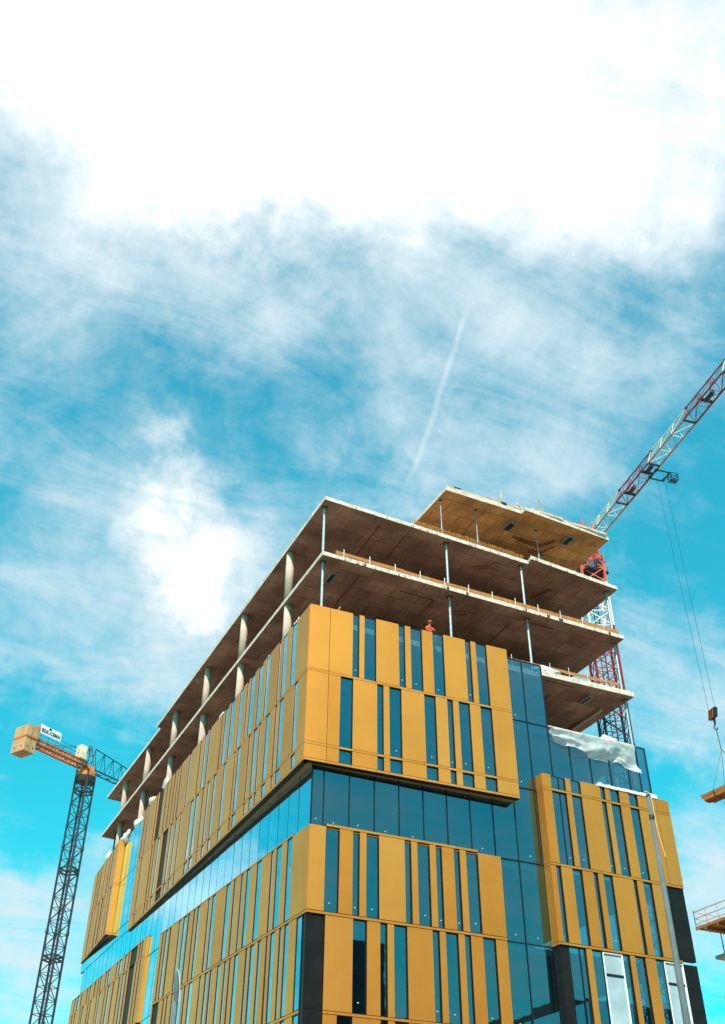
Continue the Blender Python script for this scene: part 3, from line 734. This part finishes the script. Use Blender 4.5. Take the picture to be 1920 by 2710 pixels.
# ------------------------------------------------------------------ right crane (behind the building's right edge)
MX, MY = 26.5, 8.42
K = empty('tower_crane', (MX, MY, 0), 'red and white tower crane whose jib reaches up to the right edge', 'tower crane', 'tower cranes')
m_ = MB(); up45 = Vector((math.cos(R(20)), math.sin(R(20)), 0)); zs = 0.0
def mf_mast(z): return 3 if z > 44.2 else 1 if z > 40.2 else (0 if z > 34.0 else 2)
W = 1.75
cs = [Vector((MX, MY, 0)) + Vector((math.cos(t), math.sin(t), 0)) * (W * .707) for t in (R(20), R(110), R(200), R(290))]
z = 2.0
i = 0
while z < 46.2:
    z2 = z + 1.3; mm = mf_mast(z)
    for k in range(4):
        l = (k + 1) % 4
        a0 = cs[k] + Vector((0, 0, z)); a1 = cs[k] + Vector((0, 0, z2)); b0 = cs[l] + Vector((0, 0, z)); b1 = cs[l] + Vector((0, 0, z2))
        m_.bar(a0, a1, .095, mm, 4); m_.bar(a0, b0, .035, mm, 4)
        m_.bar(a0, b1, .04, mm, 4); m_.bar(b0, a1, .04, mm, 4)
    z = z2
m_.build('mast', [RED, WHITE, CRDARK, ORANGE], K)
m_ = MB()
lx, ly = MX - .15, MY - .1
for dx in (-.22, .22): m_.bar((lx + dx, ly, 2), (lx + dx, ly, 46), .03, 0, 4)
zz_ = 2.0
while zz_ < 46: m_.bar((lx - .22, ly, zz_), (lx + .22, ly, zz_), .018, 0, 4); zz_ += .3
for hz in range(5, 46, 2):
    for t in range(8): 
        a_ = Vector((lx + .38 * math.cos(t * math.pi / 4), ly - .2 + .38 * math.sin(t * math.pi / 4), hz)); b_ = Vector((lx + .38 * math.cos((t + 1) * math.pi / 4), ly - .2 + .38 * math.sin((t + 1) * math.pi / 4), hz)); m_.bar(a_, b_, .02, 0, 4)
m_.bar((lx + .5, ly + .3, 2), (lx + .5, ly + .3, 45), .05, 1, 5)
m_.build('ladder', [CRDARK, RUST], K)
m_ = MB()
m_.bar((MX, MY, 46.2), (MX, MY, 46.9), 1.0, 0, 20); m_.bar((MX, MY, 46.9), (MX, MY, 47.5), .85, 1, 20); m_.box(MX - 1.0, MX + 1.0, MY - 1.0, MY + 1.0, 45.95, 46.1, 0)
for dx in (-.95, .95):
    for dy in (-.95, .95): m_.bar((MX + dx, MY + dy, 46.1), (MX + dx, MY + dy, 47.1), .03, 2, 4)
for q0, q1 in (((-.95, -.95), (.95, -.95)), ((.95, -.95), (.95, .95)), ((-.95, -.95), (-.95, .95))): m_.bar((MX + q0[0], MY + q0[1], 47.1), (MX + q1[0], MY + q1[1], 47.1), .03, 2, 4)
m_.build('turntable', [CRDARK, RED, ORANGE], K)
m_ = MB(); hw = .62
for sx_ in (-hw, hw):
    for sy_ in (-hw, hw): m_.bar((MX + sx_, MY + sy_, 47.4), (MX + sx_ * .8, MY + sy_ * .8, 51.0), .09, 0, 4)
for zl in (48.2, 49.2, 50.4):
    k_ = 1 - .2 * (zl - 47.4) / 3.6
    for p0, p1 in (((-1, -1), (1, -1)), ((1, -1), (1, 1)), ((1, 1), (-1, 1)), ((-1, 1), (-1, -1))):
        m_.bar((MX + p0[0] * hw * k_, MY + p0[1] * hw * k_, zl), (MX + p1[0] * hw * k_, MY + p1[1] * hw * k_, zl), .05, 0, 4)
        m_.bar((MX + p0[0] * hw * k_, MY + p0[1] * hw * k_, zl), (MX + p1[0] * hw * k_ * .97, MY + p1[1] * hw * k_ * .97, zl - .9), .04, 0, 4)
m_.build('tower_head', [ORANGE], K)
JD = Vector((-.155, -.988, 0)).normalized(); JS = Vector((-JD.y, JD.x, 0)); J0 = Vector((MX + .35, MY, 49.3)) + JD * .6
def mf_jib(i): return 1 if ((i // 3) % 2 == 0) else 0
m_ = MB(); lattice(m_, J0, J0 + JD * 29.0, 18, .98, 1.30, .055, .024, 0, tri=True, mf=lambda i: mf_jib(i - 0 if True else i))
for i in range(18):      # light floor bracing between the lower chords
    a_ = J0 + JD * (29.0 * i / 18); b_ = J0 + JD * (29.0 * (i + .5) / 18); mm = mf_jib(i)
    m_.bar(a_ - JS * .49, b_ + JS * .49, .011, 2 if mm else 0, 4); m_.bar(b_ + JS * .49, J0 + JD * (29.0 * (i + 1) / 18) - JS * .49, .011, 2 if mm else 0, 4)
    for q_ in (-.49, .49): m_.bar(a_ + JS * q_ - Vector((0, 0, .01)), J0 + JD * (29.0 * (i + 1) / 18) + JS * q_ - Vector((0, 0, .01)), .066, 3 if mm else 0, 4)  # warm shade under the white chords, painted as orange-brown bars
for i in (3, 6, 9, 12, 15):
    a_ = J0 + JD * (29.0 * i / 18); m_.bar(a_ - JS * .49, a_ + JS * .49, .08, 2, 4); m_.bar(a_ + Vector((0, 0, 1.3)) - JD * .1, a_ + Vector((0, 0, 1.3)) + JD * .1, .09, 0, 6)
m_.build('jib', [RED, WHITE, CRDARK, mat('warm_shade_orange', (.50, .20, .06), .6, 0, .3, .2, 1)], K)
for (t, s_) in ((6.0, .0), (8.6, .0), (16.6, .0)):
    m_ = MB(); a_ = J0 + JD * t; m_.bar(a_ - JS * .45 + Vector((0, 0, .1)), a_ + JS * .45 + Vector((0, 0, .1)), .12, 0, 8); m_.bar(a_ + Vector((0, 0, .08)), a_ + JD * .9 + Vector((0, 0, .08)), .16, 1, 8)
    m_.build('winch', [CRDARK, DSTEEL], K)
m_ = MB(); lattice(m_, Vector((MX, MY, 49.3)) - JD * .6, Vector((MX, MY, 49.3)) - JD * 8, 5, 1.1, .9, .06, .03, 0); m_.build('counter_jib', [RED], K)
m_ = MB(); q = Vector((MX, MY, 48.2)) - JD * 7.4; m_.box(q.x - .8, q.x + .8, q.y - .5, q.y + .5, q.z - 1.2, q.z + 1.2); m_.build('counterweight', CWEIGHT, K)
TR = Vector((26.35, -1.0, 49.2))
m_ = MB()
for sx_ in (-.55, .55):
    m_.bar(TR + JS * sx_ - JD * .55, TR + JS * sx_ + JD * .55, .07, 0, 4)
    for sy_ in (-.4, .4): m_.bar(TR + JS * (sx_ - .05) + JD * sy_ + Vector((0, 0, .02)), TR + JS * (sx_ + .05) + JD * sy_ + Vector((0, 0, .02)), .13, 0, 10)
for sy_ in (-.5, .5): m_.bar(TR - JS * .55 + JD * sy_, TR + JS * .55 + JD * sy_, .06, 0, 4)
cg = TR + JS * 1.1 - Vector((0, 0, .25))
for sx_ in (-.28, .28):
    for sy_ in (-.26, .26):
        m_.bar(cg + JS * sx_ + JD * sy_, cg + JS * sx_ + JD * sy_ + Vector((0, 0, .55)), .03, 0, 4)
for zq in (0, .3, .55):
    for a2, b2 in (((-.28, -.26), (.28, -.26)), ((.28, -.26), (.28, .26)), ((.28, .26), (-.28, .26)), ((-.28, .26), (-.28, -.26))): m_.bar(cg + JS * a2[0] + JD * a2[1] + Vector((0, 0, zq)), cg + JS * b2[0] + JD * b2[1] + Vector((0, 0, zq)), .03, 0, 4)
m_.bar(cg - JS * .25, cg + JS * .25, .12, 0, 4)
m_.build('trolley', [CRDARK, STEEL], K)
HK = Vector((26.35, -1.0, 30.0))
m_ = MB()
for t in (-.27, .27): m_.bar(TR + JD * t * 1.0 + JS * t * .5, HK + JD * t * .8 + JS * t * .3 + Vector((0, 0, .3)), .011, 0, 4)
m_.build('hoist_rope', DSTEEL, K)
# hook block with black stripes
m_ = MB(); a0 = HK - JD * .34; a1 = HK + JD * .34
for i in range(6):
    p0 = a0.lerp(a1, i / 6); p1 = a0.lerp(a1, (i + 1) / 6); sh = JD * .08
    P = [p0 - JS * .12 - Vector((0, 0, .28)) - sh, p1 - JS * .12 - Vector((0, 0, .28)) - sh, p1 + JS * .12 - Vector((0, 0, .28)) - sh, p0 + JS * .12 - Vector((0, 0, .28)) - sh]
    P += [p0 - JS * .12 + Vector((0, 0, .28)) + sh, p1 - JS * .12 + Vector((0, 0, .28)) + sh, p1 + JS * .12 + Vector((0, 0, .28)) + sh, p0 + JS * .12 + Vector((0, 0, .28)) + sh]
    m_.hexa(P, i % 2)
m_.bar(HK - Vector((0, 0, .28)), HK - Vector((0, 0, .75)), .10, 1, 8, .05)
pts = [HK + Vector((.14 * math.cos(t), 0, -.93 + .14 * math.sin(t))) for t in [math.pi * .5 + k_ * math.pi / 5 for k_ in range(9)]]
m_.path(pts, .035, 1, 6)
m_.build('hook_block', [YEL, CRDARK], K)
# slung timber: chains and bundle hang from the hook
LO = Vector((26.35, -1.35, 25.0)); LD = Vector((.06, -.99, 0)).normalized(); LS = Vector((-LD.y, LD.x, 0))
L0 = LO - LD * 2.1; T = empty('timber_bundle', LO, 'bundle of orange timbers slung beneath the crane hook', 'timber load')
m_ = MB()
for ix in range(4):
    for iz in range(2):
        o_ = L0 + LS * (.22 * (ix - 1.5)) + Vector((0, 0, .2 * iz)) + LD * random.uniform(-.12, .12); m_.bar(o_, o_ + LD * 4.4, .125, random.randint(0, 1), 4)
m_.build('timbers', [TIMBER, mat('red_timber', (.33, .085, .035), .7, 0, .3, .3, 4)], T)
m_ = MB(); hk = HK - Vector((0, 0, 1.05))
m_.bar(hk, hk - Vector((-.05, 0, 1.3)), .03, 0, 5); hk2 = hk - Vector((-.05, 0, 1.3))
for t in (1.0, 3.4):
    for s_ in (-.48, .48): m_.bar(hk2, L0 + LD * t + LS * s_ + Vector((0, 0, .3)), .013, 0, 4)
    m_.path([L0 + LD * t + LS * -.48 + Vector((0, 0, .3)), L0 + LD * t + LS * -.46 - Vector((0, 0, .14)), L0 + LD * t + LS * .46 - Vector((0, 0, .14)), L0 + LD * t + LS * .48 + Vector((0, 0, .3))], .02, 0, 4)
m_.build('sling', DSTEEL, T)

# ------------------------------------------------------------------ left crane (far behind on the left)
X0, Y0 = 6.68, 103.18
Q = empty('tower_crane', (X0, Y0, 0), 'yellow tower crane with dark mast and concrete counterweight at lower left', 'tower crane', 'tower cranes')
CD = Vector((.868, .497, 0)).normalized(); CSD = Vector((-CD.y, CD.x, 0))
m_ = MB(); W = 1.95; ang = math.atan2(CD.y, CD.x) + R(15)
cs = [Vector((X0, Y0, 0)) + Vector((math.cos(ang + t), math.sin(ang + t), 0)) * (W * .707) for t in (R(45), R(135), R(225), R(315))]
z = 1.0; i = 0
while z < 60.4:
    z2 = z + 1.65
    for k in range(4):
        l = (k + 1) % 4; zv = Vector((0, 0, 1))
        m_.bar(cs[k] + zv * z, cs[k] + zv * z2, .19, 0, 4)
        if (i + k) % 2: m_.bar(cs[k] + zv * z, cs[l] + zv * z2, .055, 0, 4)
        else: m_.bar(cs[l] + zv * z, cs[k] + zv * z2, .055, 0, 4)
        m_.bar(cs[k] + zv * z, cs[l] + zv * z, .05, 0, 4)
        if i % 7 == 0:
            for zo in (0, .5): m_.bar(cs[k] + zv * (z + zo), cs[l] + zv * (z + zo), .13, 1, 4)
        if i % 7 == 2: m_.bar(cs[k] + zv * z, cs[k] + zv * (z + .5), .24, 1, 6)
    z = z2; i += 1
m_.build('mast', [CRDARK, DSTEEL], Q)
m_ = MB()
for dx in (-.25, .25): m_.bar((X0 + dx, Y0 - .3, 1), (X0 + dx, Y0 - .3, 60), .035, 0, 4)
zq = 1.0
while zq < 60: m_.bar((X0 - .25, Y0 - .3, zq), (X0 + .25, Y0 - .3, zq), .02, 0, 4); zq += .45
zq = 3
while zq < 60:
    for t in range(8): m_.bar((X0 + .42 * math.cos(t * math.pi / 4), Y0 - .5 + .42 * math.sin(t * math.pi / 4), zq), (X0 + .42 * math.cos((t + 1) * math.pi / 4), Y0 - .5 + .42 * math.sin((t + 1) * math.pi / 4), zq), .025, 0, 4)
    zq += .9
m_.build('ladder', CRDARK, Q)
O = Vector((X0, Y0, 0)); zv = Vector((0, 0, 1))
m_ = MB(); m_.bar(O + zv * 60.3, O + zv * 61.1, 1.25, 1, 20, 1.5); m_.bar(O + zv * 61.1, O + zv * 61.7, 1.45, 0, 20); m_.bar(O + zv * 61.7, O + zv * 62.6, 1.25, 0, 4)
m_.build('turntable', [YEL, DSTEEL], Q)
m_ = MB()      # counter jib: two side beams of lattice, deck and railing
for s_ in (-.75, .75): lattice(m_, O - CD * .8 + CSD * s_ + zv * 62.75, O - CD * 11.6 + CSD * s_ + zv * 62.75, 9, .28, .62, .10, .06, 0)
for k_ in range(10):
    a_ = O - CD * (.8 + 10.8 * k_ / 9) + zv * 62.44; m_.bar(a_ - CSD * .75, a_ + CSD * .75, .055, 0, 4)
    if k_ < 9: m_.bar(a_ - CSD * .75, a_ - CD * 1.2 + CSD * .75, .04, 0, 4)
for s_ in (-.75,): m_.bar(O - CD * .8 + CSD * s_ * 1.0 + zv * 62.42, O - CD * 11.6 + CSD * s_ + zv * 62.42, .10, 1, 4)
m_.build('counter_jib', [YEL, CRDARK], Q)
m_ = MB()
for s_ in (-1.0, 1.0):
    for k_ in range(8): a_ = O - CD * (1.5 + 10.0 * k_ / 7) + CSD * s_ + zv * 63.1; m_.bar(a_, a_ + zv * 1.2, .025, 0, 4)
    for zh in (63.7, 64.3): m_.bar(O - CD * 1.5 + CSD * s_ + zv * zh, O - CD * 11.5 + CSD * s_ + zv * zh, .025, 0, 4)
m_.build('railing', CRDARK, Q)
m_ = MB(); cwp = O - CD * 11.8
def obox(mb, c, a, b, d, e, z0, z1, m=0):    # along CD from a..b, across d..e
    P = [c + CD * a + CSD * d, c + CD * b + CSD * d, c + CD * b + CSD * e, c + CD * a + CSD * e]
    P = [Vector((p.x, p.y, z0)) for p in P] + [Vector((p.x, p.y, z1)) for p in P]; mb.hexa(P, m)
obox(m_, cwp, -.95, -.06, -1.35, 1.35, 60.5, 64.4); obox(m_, cwp, .06, .95, -1.35, 1.35, 60.5, 64.4)
obox(m_, cwp, -1.0, 1.0, -1.45, 1.45, 62.55, 62.8, 1); obox(m_, cwp, .95, 1.15, -1.3, 1.3, 62.8, 64.9, 1)
for zc in (61.2,):
    for d_ in (-.7, .7): m_.bar(cwp + CD * -.95 + CSD * d_ + zv * zc, cwp + CD * -1.0 + CSD * d_ + zv * zc, .12, 2, 8)
for a_ in (-.5, .5): m_.bar(cwp + CD * a_ - CSD * 1.35 + zv * 61.2, cwp + CD * a_ - CSD * 1.38 + zv * 61.2, .12, 2, 8)
m_.build('counterweight', [CWEIGHT, YEL, CRDARK], Q)
m_ = MB(); obox(m_, O - CD * 2.3, -.55, .55, -1.45, -.3, 63.0, 65.0); obox(m_, O - CD * 2.3, -.3, .3, -1.47, -1.44, 63.8, 64.7, 1); m_.build('electric_cabinet', [CREAM, WHITE], Q)
m_ = MB()
apx = O + zv * 66.0
for s_ in (-.7, .7): m_.bar(O + CD * .6 + CSD * s_ + zv * 62.6, apx + CSD * s_ * .3, .09, 0, 4); m_.bar(O - CD * .8 + CSD * s_ + zv * 62.6, apx + CSD * s_ * .3, .09, 0, 4); m_.bar(apx + CSD * s_ * .3, O - CD * 7.5 + CSD * s_ + zv * 63.2, .035, 0, 4)
for zh in (63.6, 64.7): m_.bar(O + CD * .4 - CSD * .5 + zv * zh, O + CD * .4 + CSD * .5 + zv * zh, .05, 0, 4)
m_.build('tower_head', CRDARK, Q)
m_ = MB(); JB = 62.5; n_ = 14; Lj = 26.0
for i in range(n_):
    t0 = 1.0 + Lj * i / n_; t1 = 1.0 + Lj * (i + 1) / n_; h0 = 3.6 - .11 * t0; h1 = 3.6 - .11 * t1; tm = (t0 + t1) / 2; hm = (h0 + h1) / 2
    a_ = O + CD * t0 + zv * JB; b_ = O + CD * t1 + zv * JB; top0 = O + CD * t0 + zv * (JB + h0); top1 = O + CD * t1 + zv * (JB + h1)
    m_.bar(top0, top1, .085, 0, 5)
    for s_ in (-.65, .65):
        m_.bar(a_ + CSD * s_, b_ + CSD * s_, .10, 0, 4); m_.bar(a_ + CSD * s_, top0, .045, 0, 4); m_.bar(a_ + CSD * s_, top1, .04, 0, 4)
    m_.bar(a_ - CSD * .65, a_ + CSD * .65, .06, 0, 4); m_.bar(a_ - CSD * .65, b_ + CSD * .65, .045, 0, 4)
m_.build('jib', CRDARK, Q)
# name board beside the counterweight
m_ = MB(); sp = O - CD * 8.6 - CSD * 1.15
def sp_pt(a, z, d=0): q = sp + CD * a - CSD * d; return Vector((q.x, q.y, z))
obox(m_, sp, -1.9, 1.9, -.04, .04, 63.95, 65.25); 
m_.build('name_board', WHITE, Q)
cu = bpy.data.curves.new('lettering', 'FONT'); cu.body = 'EDIL.CEMA'; cu.size = .70; cu.extrude = .01; cu.align_x = 'CENTER'; cu.align_y = 'CENTER'; cu.offset = .012
to = bpy.data.objects.new('lettering_curve', cu); C.objects.link(to)
bpy.context.view_layer.update()
me = bpy.data.meshes.new_from_object(to.evaluated_get(bpy.context.evaluated_depsgraph_get())); bpy.data.objects.remove(to)
me.materials.clear(); me.materials.append(mat('sign_black', (.03, .02, .05), .6))
R3 = Matrix((CD, zv, -CSD)).transposed().to_4x4(); me.transform(Matrix.Translation(sp_pt(0, 64.45, .07)) @ R3)
lo = bpy.data.objects.new('lettering', me); C.objects.link(lo); attach(lo, Q)
m_ = MB(); p_ = sp_pt(-.2, 65.0, .07)
m_.quad([p_ - CD * .3 - zv * .12, p_ + CD * .3 - zv * .12, p_ + CD * .1 + zv * .22, p_ - CD * .1 + zv * .22]); m_.build('emblem', CRDARK, Q)

# ------------------------------------------------------------------ far unfinished building at lower right
FB = empty('unfinished_building', (53.4, 32.3, 0), 'far unfinished concrete block with railed orange top deck at lower right edge', 'building')
fx, fy = 53.3, 32.2
CONC2 = mat('pale_slab_concrete', (.55, .42, .34), .9, 0, .2, .15, 1)
m_ = MB(); m_.box(fx, fx + 16, fy - 22, fy, 28.35, 28.5); 
for i in range(14): m_.box(fx - .25, fx + 16, fy - 22 + 1.6 * i, fy - 22 + 1.6 * i + .16, 28.15, 28.35, 1)
m_.box(fx - .25, fx - .1, fy - 22, fy + .2, 28.35, 28.6, 1)
m_.build('formwork_deck', [TIMBER, TIMBER], FB)
def rail(x0, y0, x1, y1):
    n = max(2, int(math.hypot(x1 - x0, y1 - y0) / 1.5))
    for i in range(n + 1):
        t = i / n; x = x0 + (x1 - x0) * t; y = y0 + (y1 - y0) * t; m_.bar((x, y, 28.3), (x - .05, y, 30.1), .04, 0, 4)
    for zh, rr in ((28.85, .04), (29.35, .05), (29.95, .06)): m_.bar((x0, y0, zh), (x1, y1, zh), rr, 0, 4)
m_ = MB(); rail(fx - .2, fy + .1, fx - .2, fy - 22); rail(fx - .2, fy + .1, fx + 16, fy + .1); m_.build('railing', mat('pinkish_rail', (.60, .36, .30), .7), FB)
for zt in (26.2, 22.8, 19.4, 16.0):
    m_ = MB(); d_ = (26.2 - zt) * .03; m_.box(fx + 1.35 + d_, fx + 17, fy - 22, fy - .0, zt - .3, zt); m_.build('concrete_slab', CONC2, FB)
    for x, y in ((fx + 4.0, fy - 2.5), (fx + 4.0, fy - 10), (fx + 11, fy - 2.5)):
        m_ = MB(); m_.bar((x, y, zt - 3.4), (x, y, zt - .3), .38, 0, 16); m_.build('concrete_column', CONC2, FB, True)
for x, y in ((fx + 4.0, fy - 2.5), (fx + 4.0, fy - 10), (fx + 11, fy - 2.5)):
    m_ = MB(); m_.bar((x, y, 26.2), (x, y, 28.2), .38, 0, 16); m_.build('concrete_column', CONC2, FB, True)
for x, y in ((fx + 2.0, fy - .6), (fx + 3.6, fy - .8), (fx + 2.0, fy - 4), (fx + 6, fy - .8), (fx + 2.2, fy - 8)):
    m_ = MB(); m_.bar((x, y, 26.2), (x, y, 28.2), .05, 0, 6); m_.bar((x - .12, y, 27.0), (x + .12, y, 27.0), .03, 0, 5); m_.build('shoring_prop', DSTEEL, FB)

# ------------------------------------------------------------------ neighbouring dark block across the street (mirrored in the lower windows)
NB = empty('office_building', (60, -75, 0), 'dark block across the street, seen only as a reflection in the lower windows', 'building')
m_ = MB(); m_.box(-70, 41, -92, -72, 0, 34.5); m_.box(41, 64, -90, -74, 0, 25); m_.box(64, 110, -95, -70, 0, 31); m_.box(46, 50, -88, -78, 25, 28); m_.build('wall', mat('dark_brick', (.03, .024, .022), .9), NB)
m_ = MB()
for xx in range(-69, 39, 4):
    for zl in range(3, 32, 4): m_.box(xx, xx + 2.2, -72.0, -71.95, zl, zl + 2.2)
m_.build('windows', FRAME, NB)

# ------------------------------------------------------------------ street lamp and tapered pole
SL = empty('street_lamp', (-8.6, -10.3, 0), 'grey street lamp with rounded head in front of the long gold wall', 'street lamp')
lx, ly, lz = -8.27, -9.2, 9.66
m_ = MB(); m_.bar((lx, ly, 0), (lx, ly, lz - .9), .105, 0, 14, .075); m_.build('pole', POLE, SL, True)
bm = bmesh.new(); bmesh.ops.create_uvsphere(bm, u_segments=20, v_segments=12, radius=1)
hd = Vector((.35, .94, 0)).normalized(); hs = Vector((-hd.y, hd.x, 0))
for v in bm.verts:
    c_ = v.co.copy(); L_ = .55; p = hd * (c_.y * .10) + hs * (c_.x * .088) + Vector((0, 0, c_.z * L_))
    v.co = Vector((lx, ly, lz - .52)) + p + hs * (.05 * c_.z) 
me = bpy.data.meshes.new('lamp_head'); bm.to_mesh(me); bm.free(); me.materials.append(POLE)
for p in me.polygons: p.use_smooth = True
o = bpy.data.objects.new('lamp_head', me); C.objects.link(o); attach(o, SL)
m_ = MB(); pts = [Vector((lx, ly, lz - .5)) + hs * (.10 * math.cos(t)) + Vector((0, 0, .57 * math.sin(t))) + hs * (.05 * math.sin(t)) for t in [math.pi * .5 + k_ * math.pi / 16 for k_ in range(13)]]
m_.path(pts, .012, 0, 5); m_.build('head_rim', WHITE, SL)

TP = empty('tapered_pole', (4.03, -18.82, 0), 'tall grey tapered pole crossing the right gold box', 'pole')
m_ = MB(); px, py = 3.98, -18.85; m_.bar((px, py, 0), (px, py, 14.3), .155, 0, 20, .062); m_.build('shaft', POLE, TP, True)
m_ = MB(); m_.bar((px, py, 13.55), (px, py, 13.68), .085, 0, 14); m_.bar((px, py, 14.3), (px, py, 14.36), .075, 0, 14); m_.bar((px - .02, py - .09, 13.6), (px - .02, py - .13, 13.6), .035, 0, 8); m_.build('collar', DSTEEL, TP)
m_ = MB(); p0 = Vector(CR.p(7.25, .05, 23.9)); m_.path([p0 - Vector((.25, 0, -.1)), p0 + Vector((-.1, 0, .2)), p0 + Vector((.1, 0, .1)), p0 + Vector((.16, -.05, -.1)), Vector(CR.p(7.5, .04, 22.0)), Vector(CR.p(7.75, .05, 20.45))], .022, 0, 6)
tag(m_.build('rope', ROPE), 'pale rope hanging over the top of the right gold box', 'rope')

# ------------------------------------------------------------------ the worker kneeling behind the wall top
def skinned(name, joints, edges, material, parent=None, sub=2):
    me = bpy.data.meshes.new(name); me.from_pydata([j[:3] for j in joints], edges, []); me.materials.append(material)
    o = bpy.data.objects.new(name, me); C.objects.link(o)
    sk = o.modifiers.new('skin', 'SKIN'); sk.use_smooth_shade = True
    for i, j in enumerate(joints):
        r = j[3]; r = r if isinstance(r, tuple) else (r, r); me.skin_vertices[0].data[i].radius = r
        me.skin_vertices[0].data[i].use_root = (i == 0)
    s = o.modifiers.new('sub', 'SUBSURF'); s.levels = sub; s.render_levels = sub
    if parent is not None: attach(o, parent)
    return o
wx, wy, wz = 7.2, .62, 30.85
P_ = empty('person', (wx, wy, wz), 'person in orange workwear and helmet kneeling behind the gold wall top', 'person')
J = lambda x, y, z, r: (wx + x, wy + y, wz + z, r)
body = [J(0, .05, .52, (.16, .12)), J(0, .02, .75, (.155, .11)), J(-.02, -.06, 1.0, (.18, .12)), J(-.02, -.10, 1.12, (.10, .08)), J(-.02, -.13, 1.2, .055), J(-.01, -.15, 1.29, (.075, .085)), J(-.01, -.16, 1.36, (.08, .09)),
        J(-.2, -.08, 1.04, .07), J(-.27, -.2, .82, .05), J(-.12, -.36, .70, .04), J(-.03, -.42, .68, .032),
        J(.18, -.10, 1.04, .07), J(.25, -.22, .82, .05), J(.12, -.38, .70, .04), J(.05, -.43, .69, .032),
        J(-.1, .03, .42, .1), J(-.15, -.14, .10, .075), J(-.15, .28, .07, .055), J(-.15, .4, .05, .045),
        J(.1, .0, .44, .1), J(.19, -.42, .40, .08), J(.2, -.40, .07, .055), J(.2, -.52, .04, .04)]
ed = [(0, 1), (1, 2), (2, 3), (3, 4), (4, 5), (5, 6), (2, 7), (7, 8), (8, 9), (9, 10), (2, 11), (11, 12), (12, 13), (13, 14), (0, 15), (15, 16), (16, 17), (17, 18), (0, 19), (19, 20), (20, 21), (21, 22)]
skinned('body', body, ed, SKIN, P_)
g = 1.16
def clothes(name, idx, m, grow): 
    mp = {j: i for i, j in enumerate(idx)}
    js = []
    for j in idx:
        x, y, z, r = body[j]; r = r if isinstance(r, tuple) else (r, r); js.append((x, y, z, (r[0] * grow, r[1] * grow)))
    return skinned(name, js, [(mp[a_], mp[b_]) for a_, b_ in ed if a_ in mp and b_ in mp], m, P_)
clothes('jacket', [0, 1, 2, 3, 7, 8, 9, 11, 12, 13], HIVIS, 1.17); clothes('trousers', [0, 15, 16, 17, 19, 20, 21], TROU, 1.2)
for side, (hx, hy, hz) in ((-1, (-.03, -.42, .68)), (1, (.05, -.43, .69))):
    js = [J(hx, hy, hz, (.034, .02))]; es = []
    js.append(J(hx - side * .03, hy - .05, hz - .01, (.036, .018))); es.append((0, 1))
    for k_ in range(4):
        b0 = len(js); off = (k_ - 1.5) * .019; ln = (.034, .04, .037, .028)[k_]
        js += [J(hx - side * .035 + off, hy - .075, hz - .012, .0105), J(hx - side * .04 + off, hy - .075 - ln, hz - .03, .0095), J(hx - side * .035 + off, hy - .07 - ln, hz - .055, .0085)]
        es += [(1, b0), (b0, b0 + 1), (b0 + 1, b0 + 2)]
    b0 = len(js); js += [J(hx - side * .055, hy - .03, hz - .01, .0115), J(hx - side * .07, hy - .06, hz - .03, .0095)]; es += [(0, b0), (b0, b0 + 1)]
    skinned('glove', js, es, GLOVE, P_, 1)
bm = bmesh.new(); bmesh.ops.create_uvsphere(bm, u_segments=20, v_segments=12, radius=1)
hc = Vector((wx - .01, wy - .155, wz + 1.35))
for v in bm.verts:
    c_ = v.co; z_ = max(c_.z, -.12)
    k_ = 1.28 if c_.z < .02 and c_.y < .1 else (1.08 if c_.z < .02 else 1.0)
    v.co = hc + Vector((c_.x * .118 * k_, c_.y * .145 * k_ - .0, z_ * .125 + .03))
me = bpy.data.meshes.new('helmet'); bm.to_mesh(me); bm.free(); me.materials.append(HELM)
for p in me.polygons: p.use_smooth = True
o = bpy.data.objects.new('helmet', me); C.objects.link(o); attach(o, P_)
m_ = MB(); fy_ = hc.y - .10
for sx_ in (-.03, .03): m_.bar((hc.x + sx_, fy_ + .005, hc.z - .045), (hc.x + sx_, fy_ - .006, hc.z - .045), .011, 0, 8)
m_.bar((hc.x, fy_ + .01, hc.z - .05), (hc.x, fy_ - .022, hc.z - .08), .010, 1, 6, .015); m_.box(hc.x - .022, hc.x + .022, fy_ + .0, fy_ + .012, hc.z - .112, hc.z - .103, 2)
for sx_ in (-.085, .085): m_.bar((hc.x + sx_ * .85, hc.y, hc.z - .06), (hc.x + sx_, hc.y, hc.z - .06), .024, 1, 8)
m_.build('face', [CRDARK, SKIN, RED], P_)
tl = MB(); tl.bar((wx - .05, wy - .5, wz + .66), (wx + .26, wy - .46, wz + .64), .03, 0, 8); tl.bar((wx + .2, wy - .47, wz + .64), (wx + .2, wy - .5, wz + .5), .035, 0, 6)
tag(tl.build('hand_drill', CRDARK), 'dark hand drill held by the kneeling worker', 'drill')
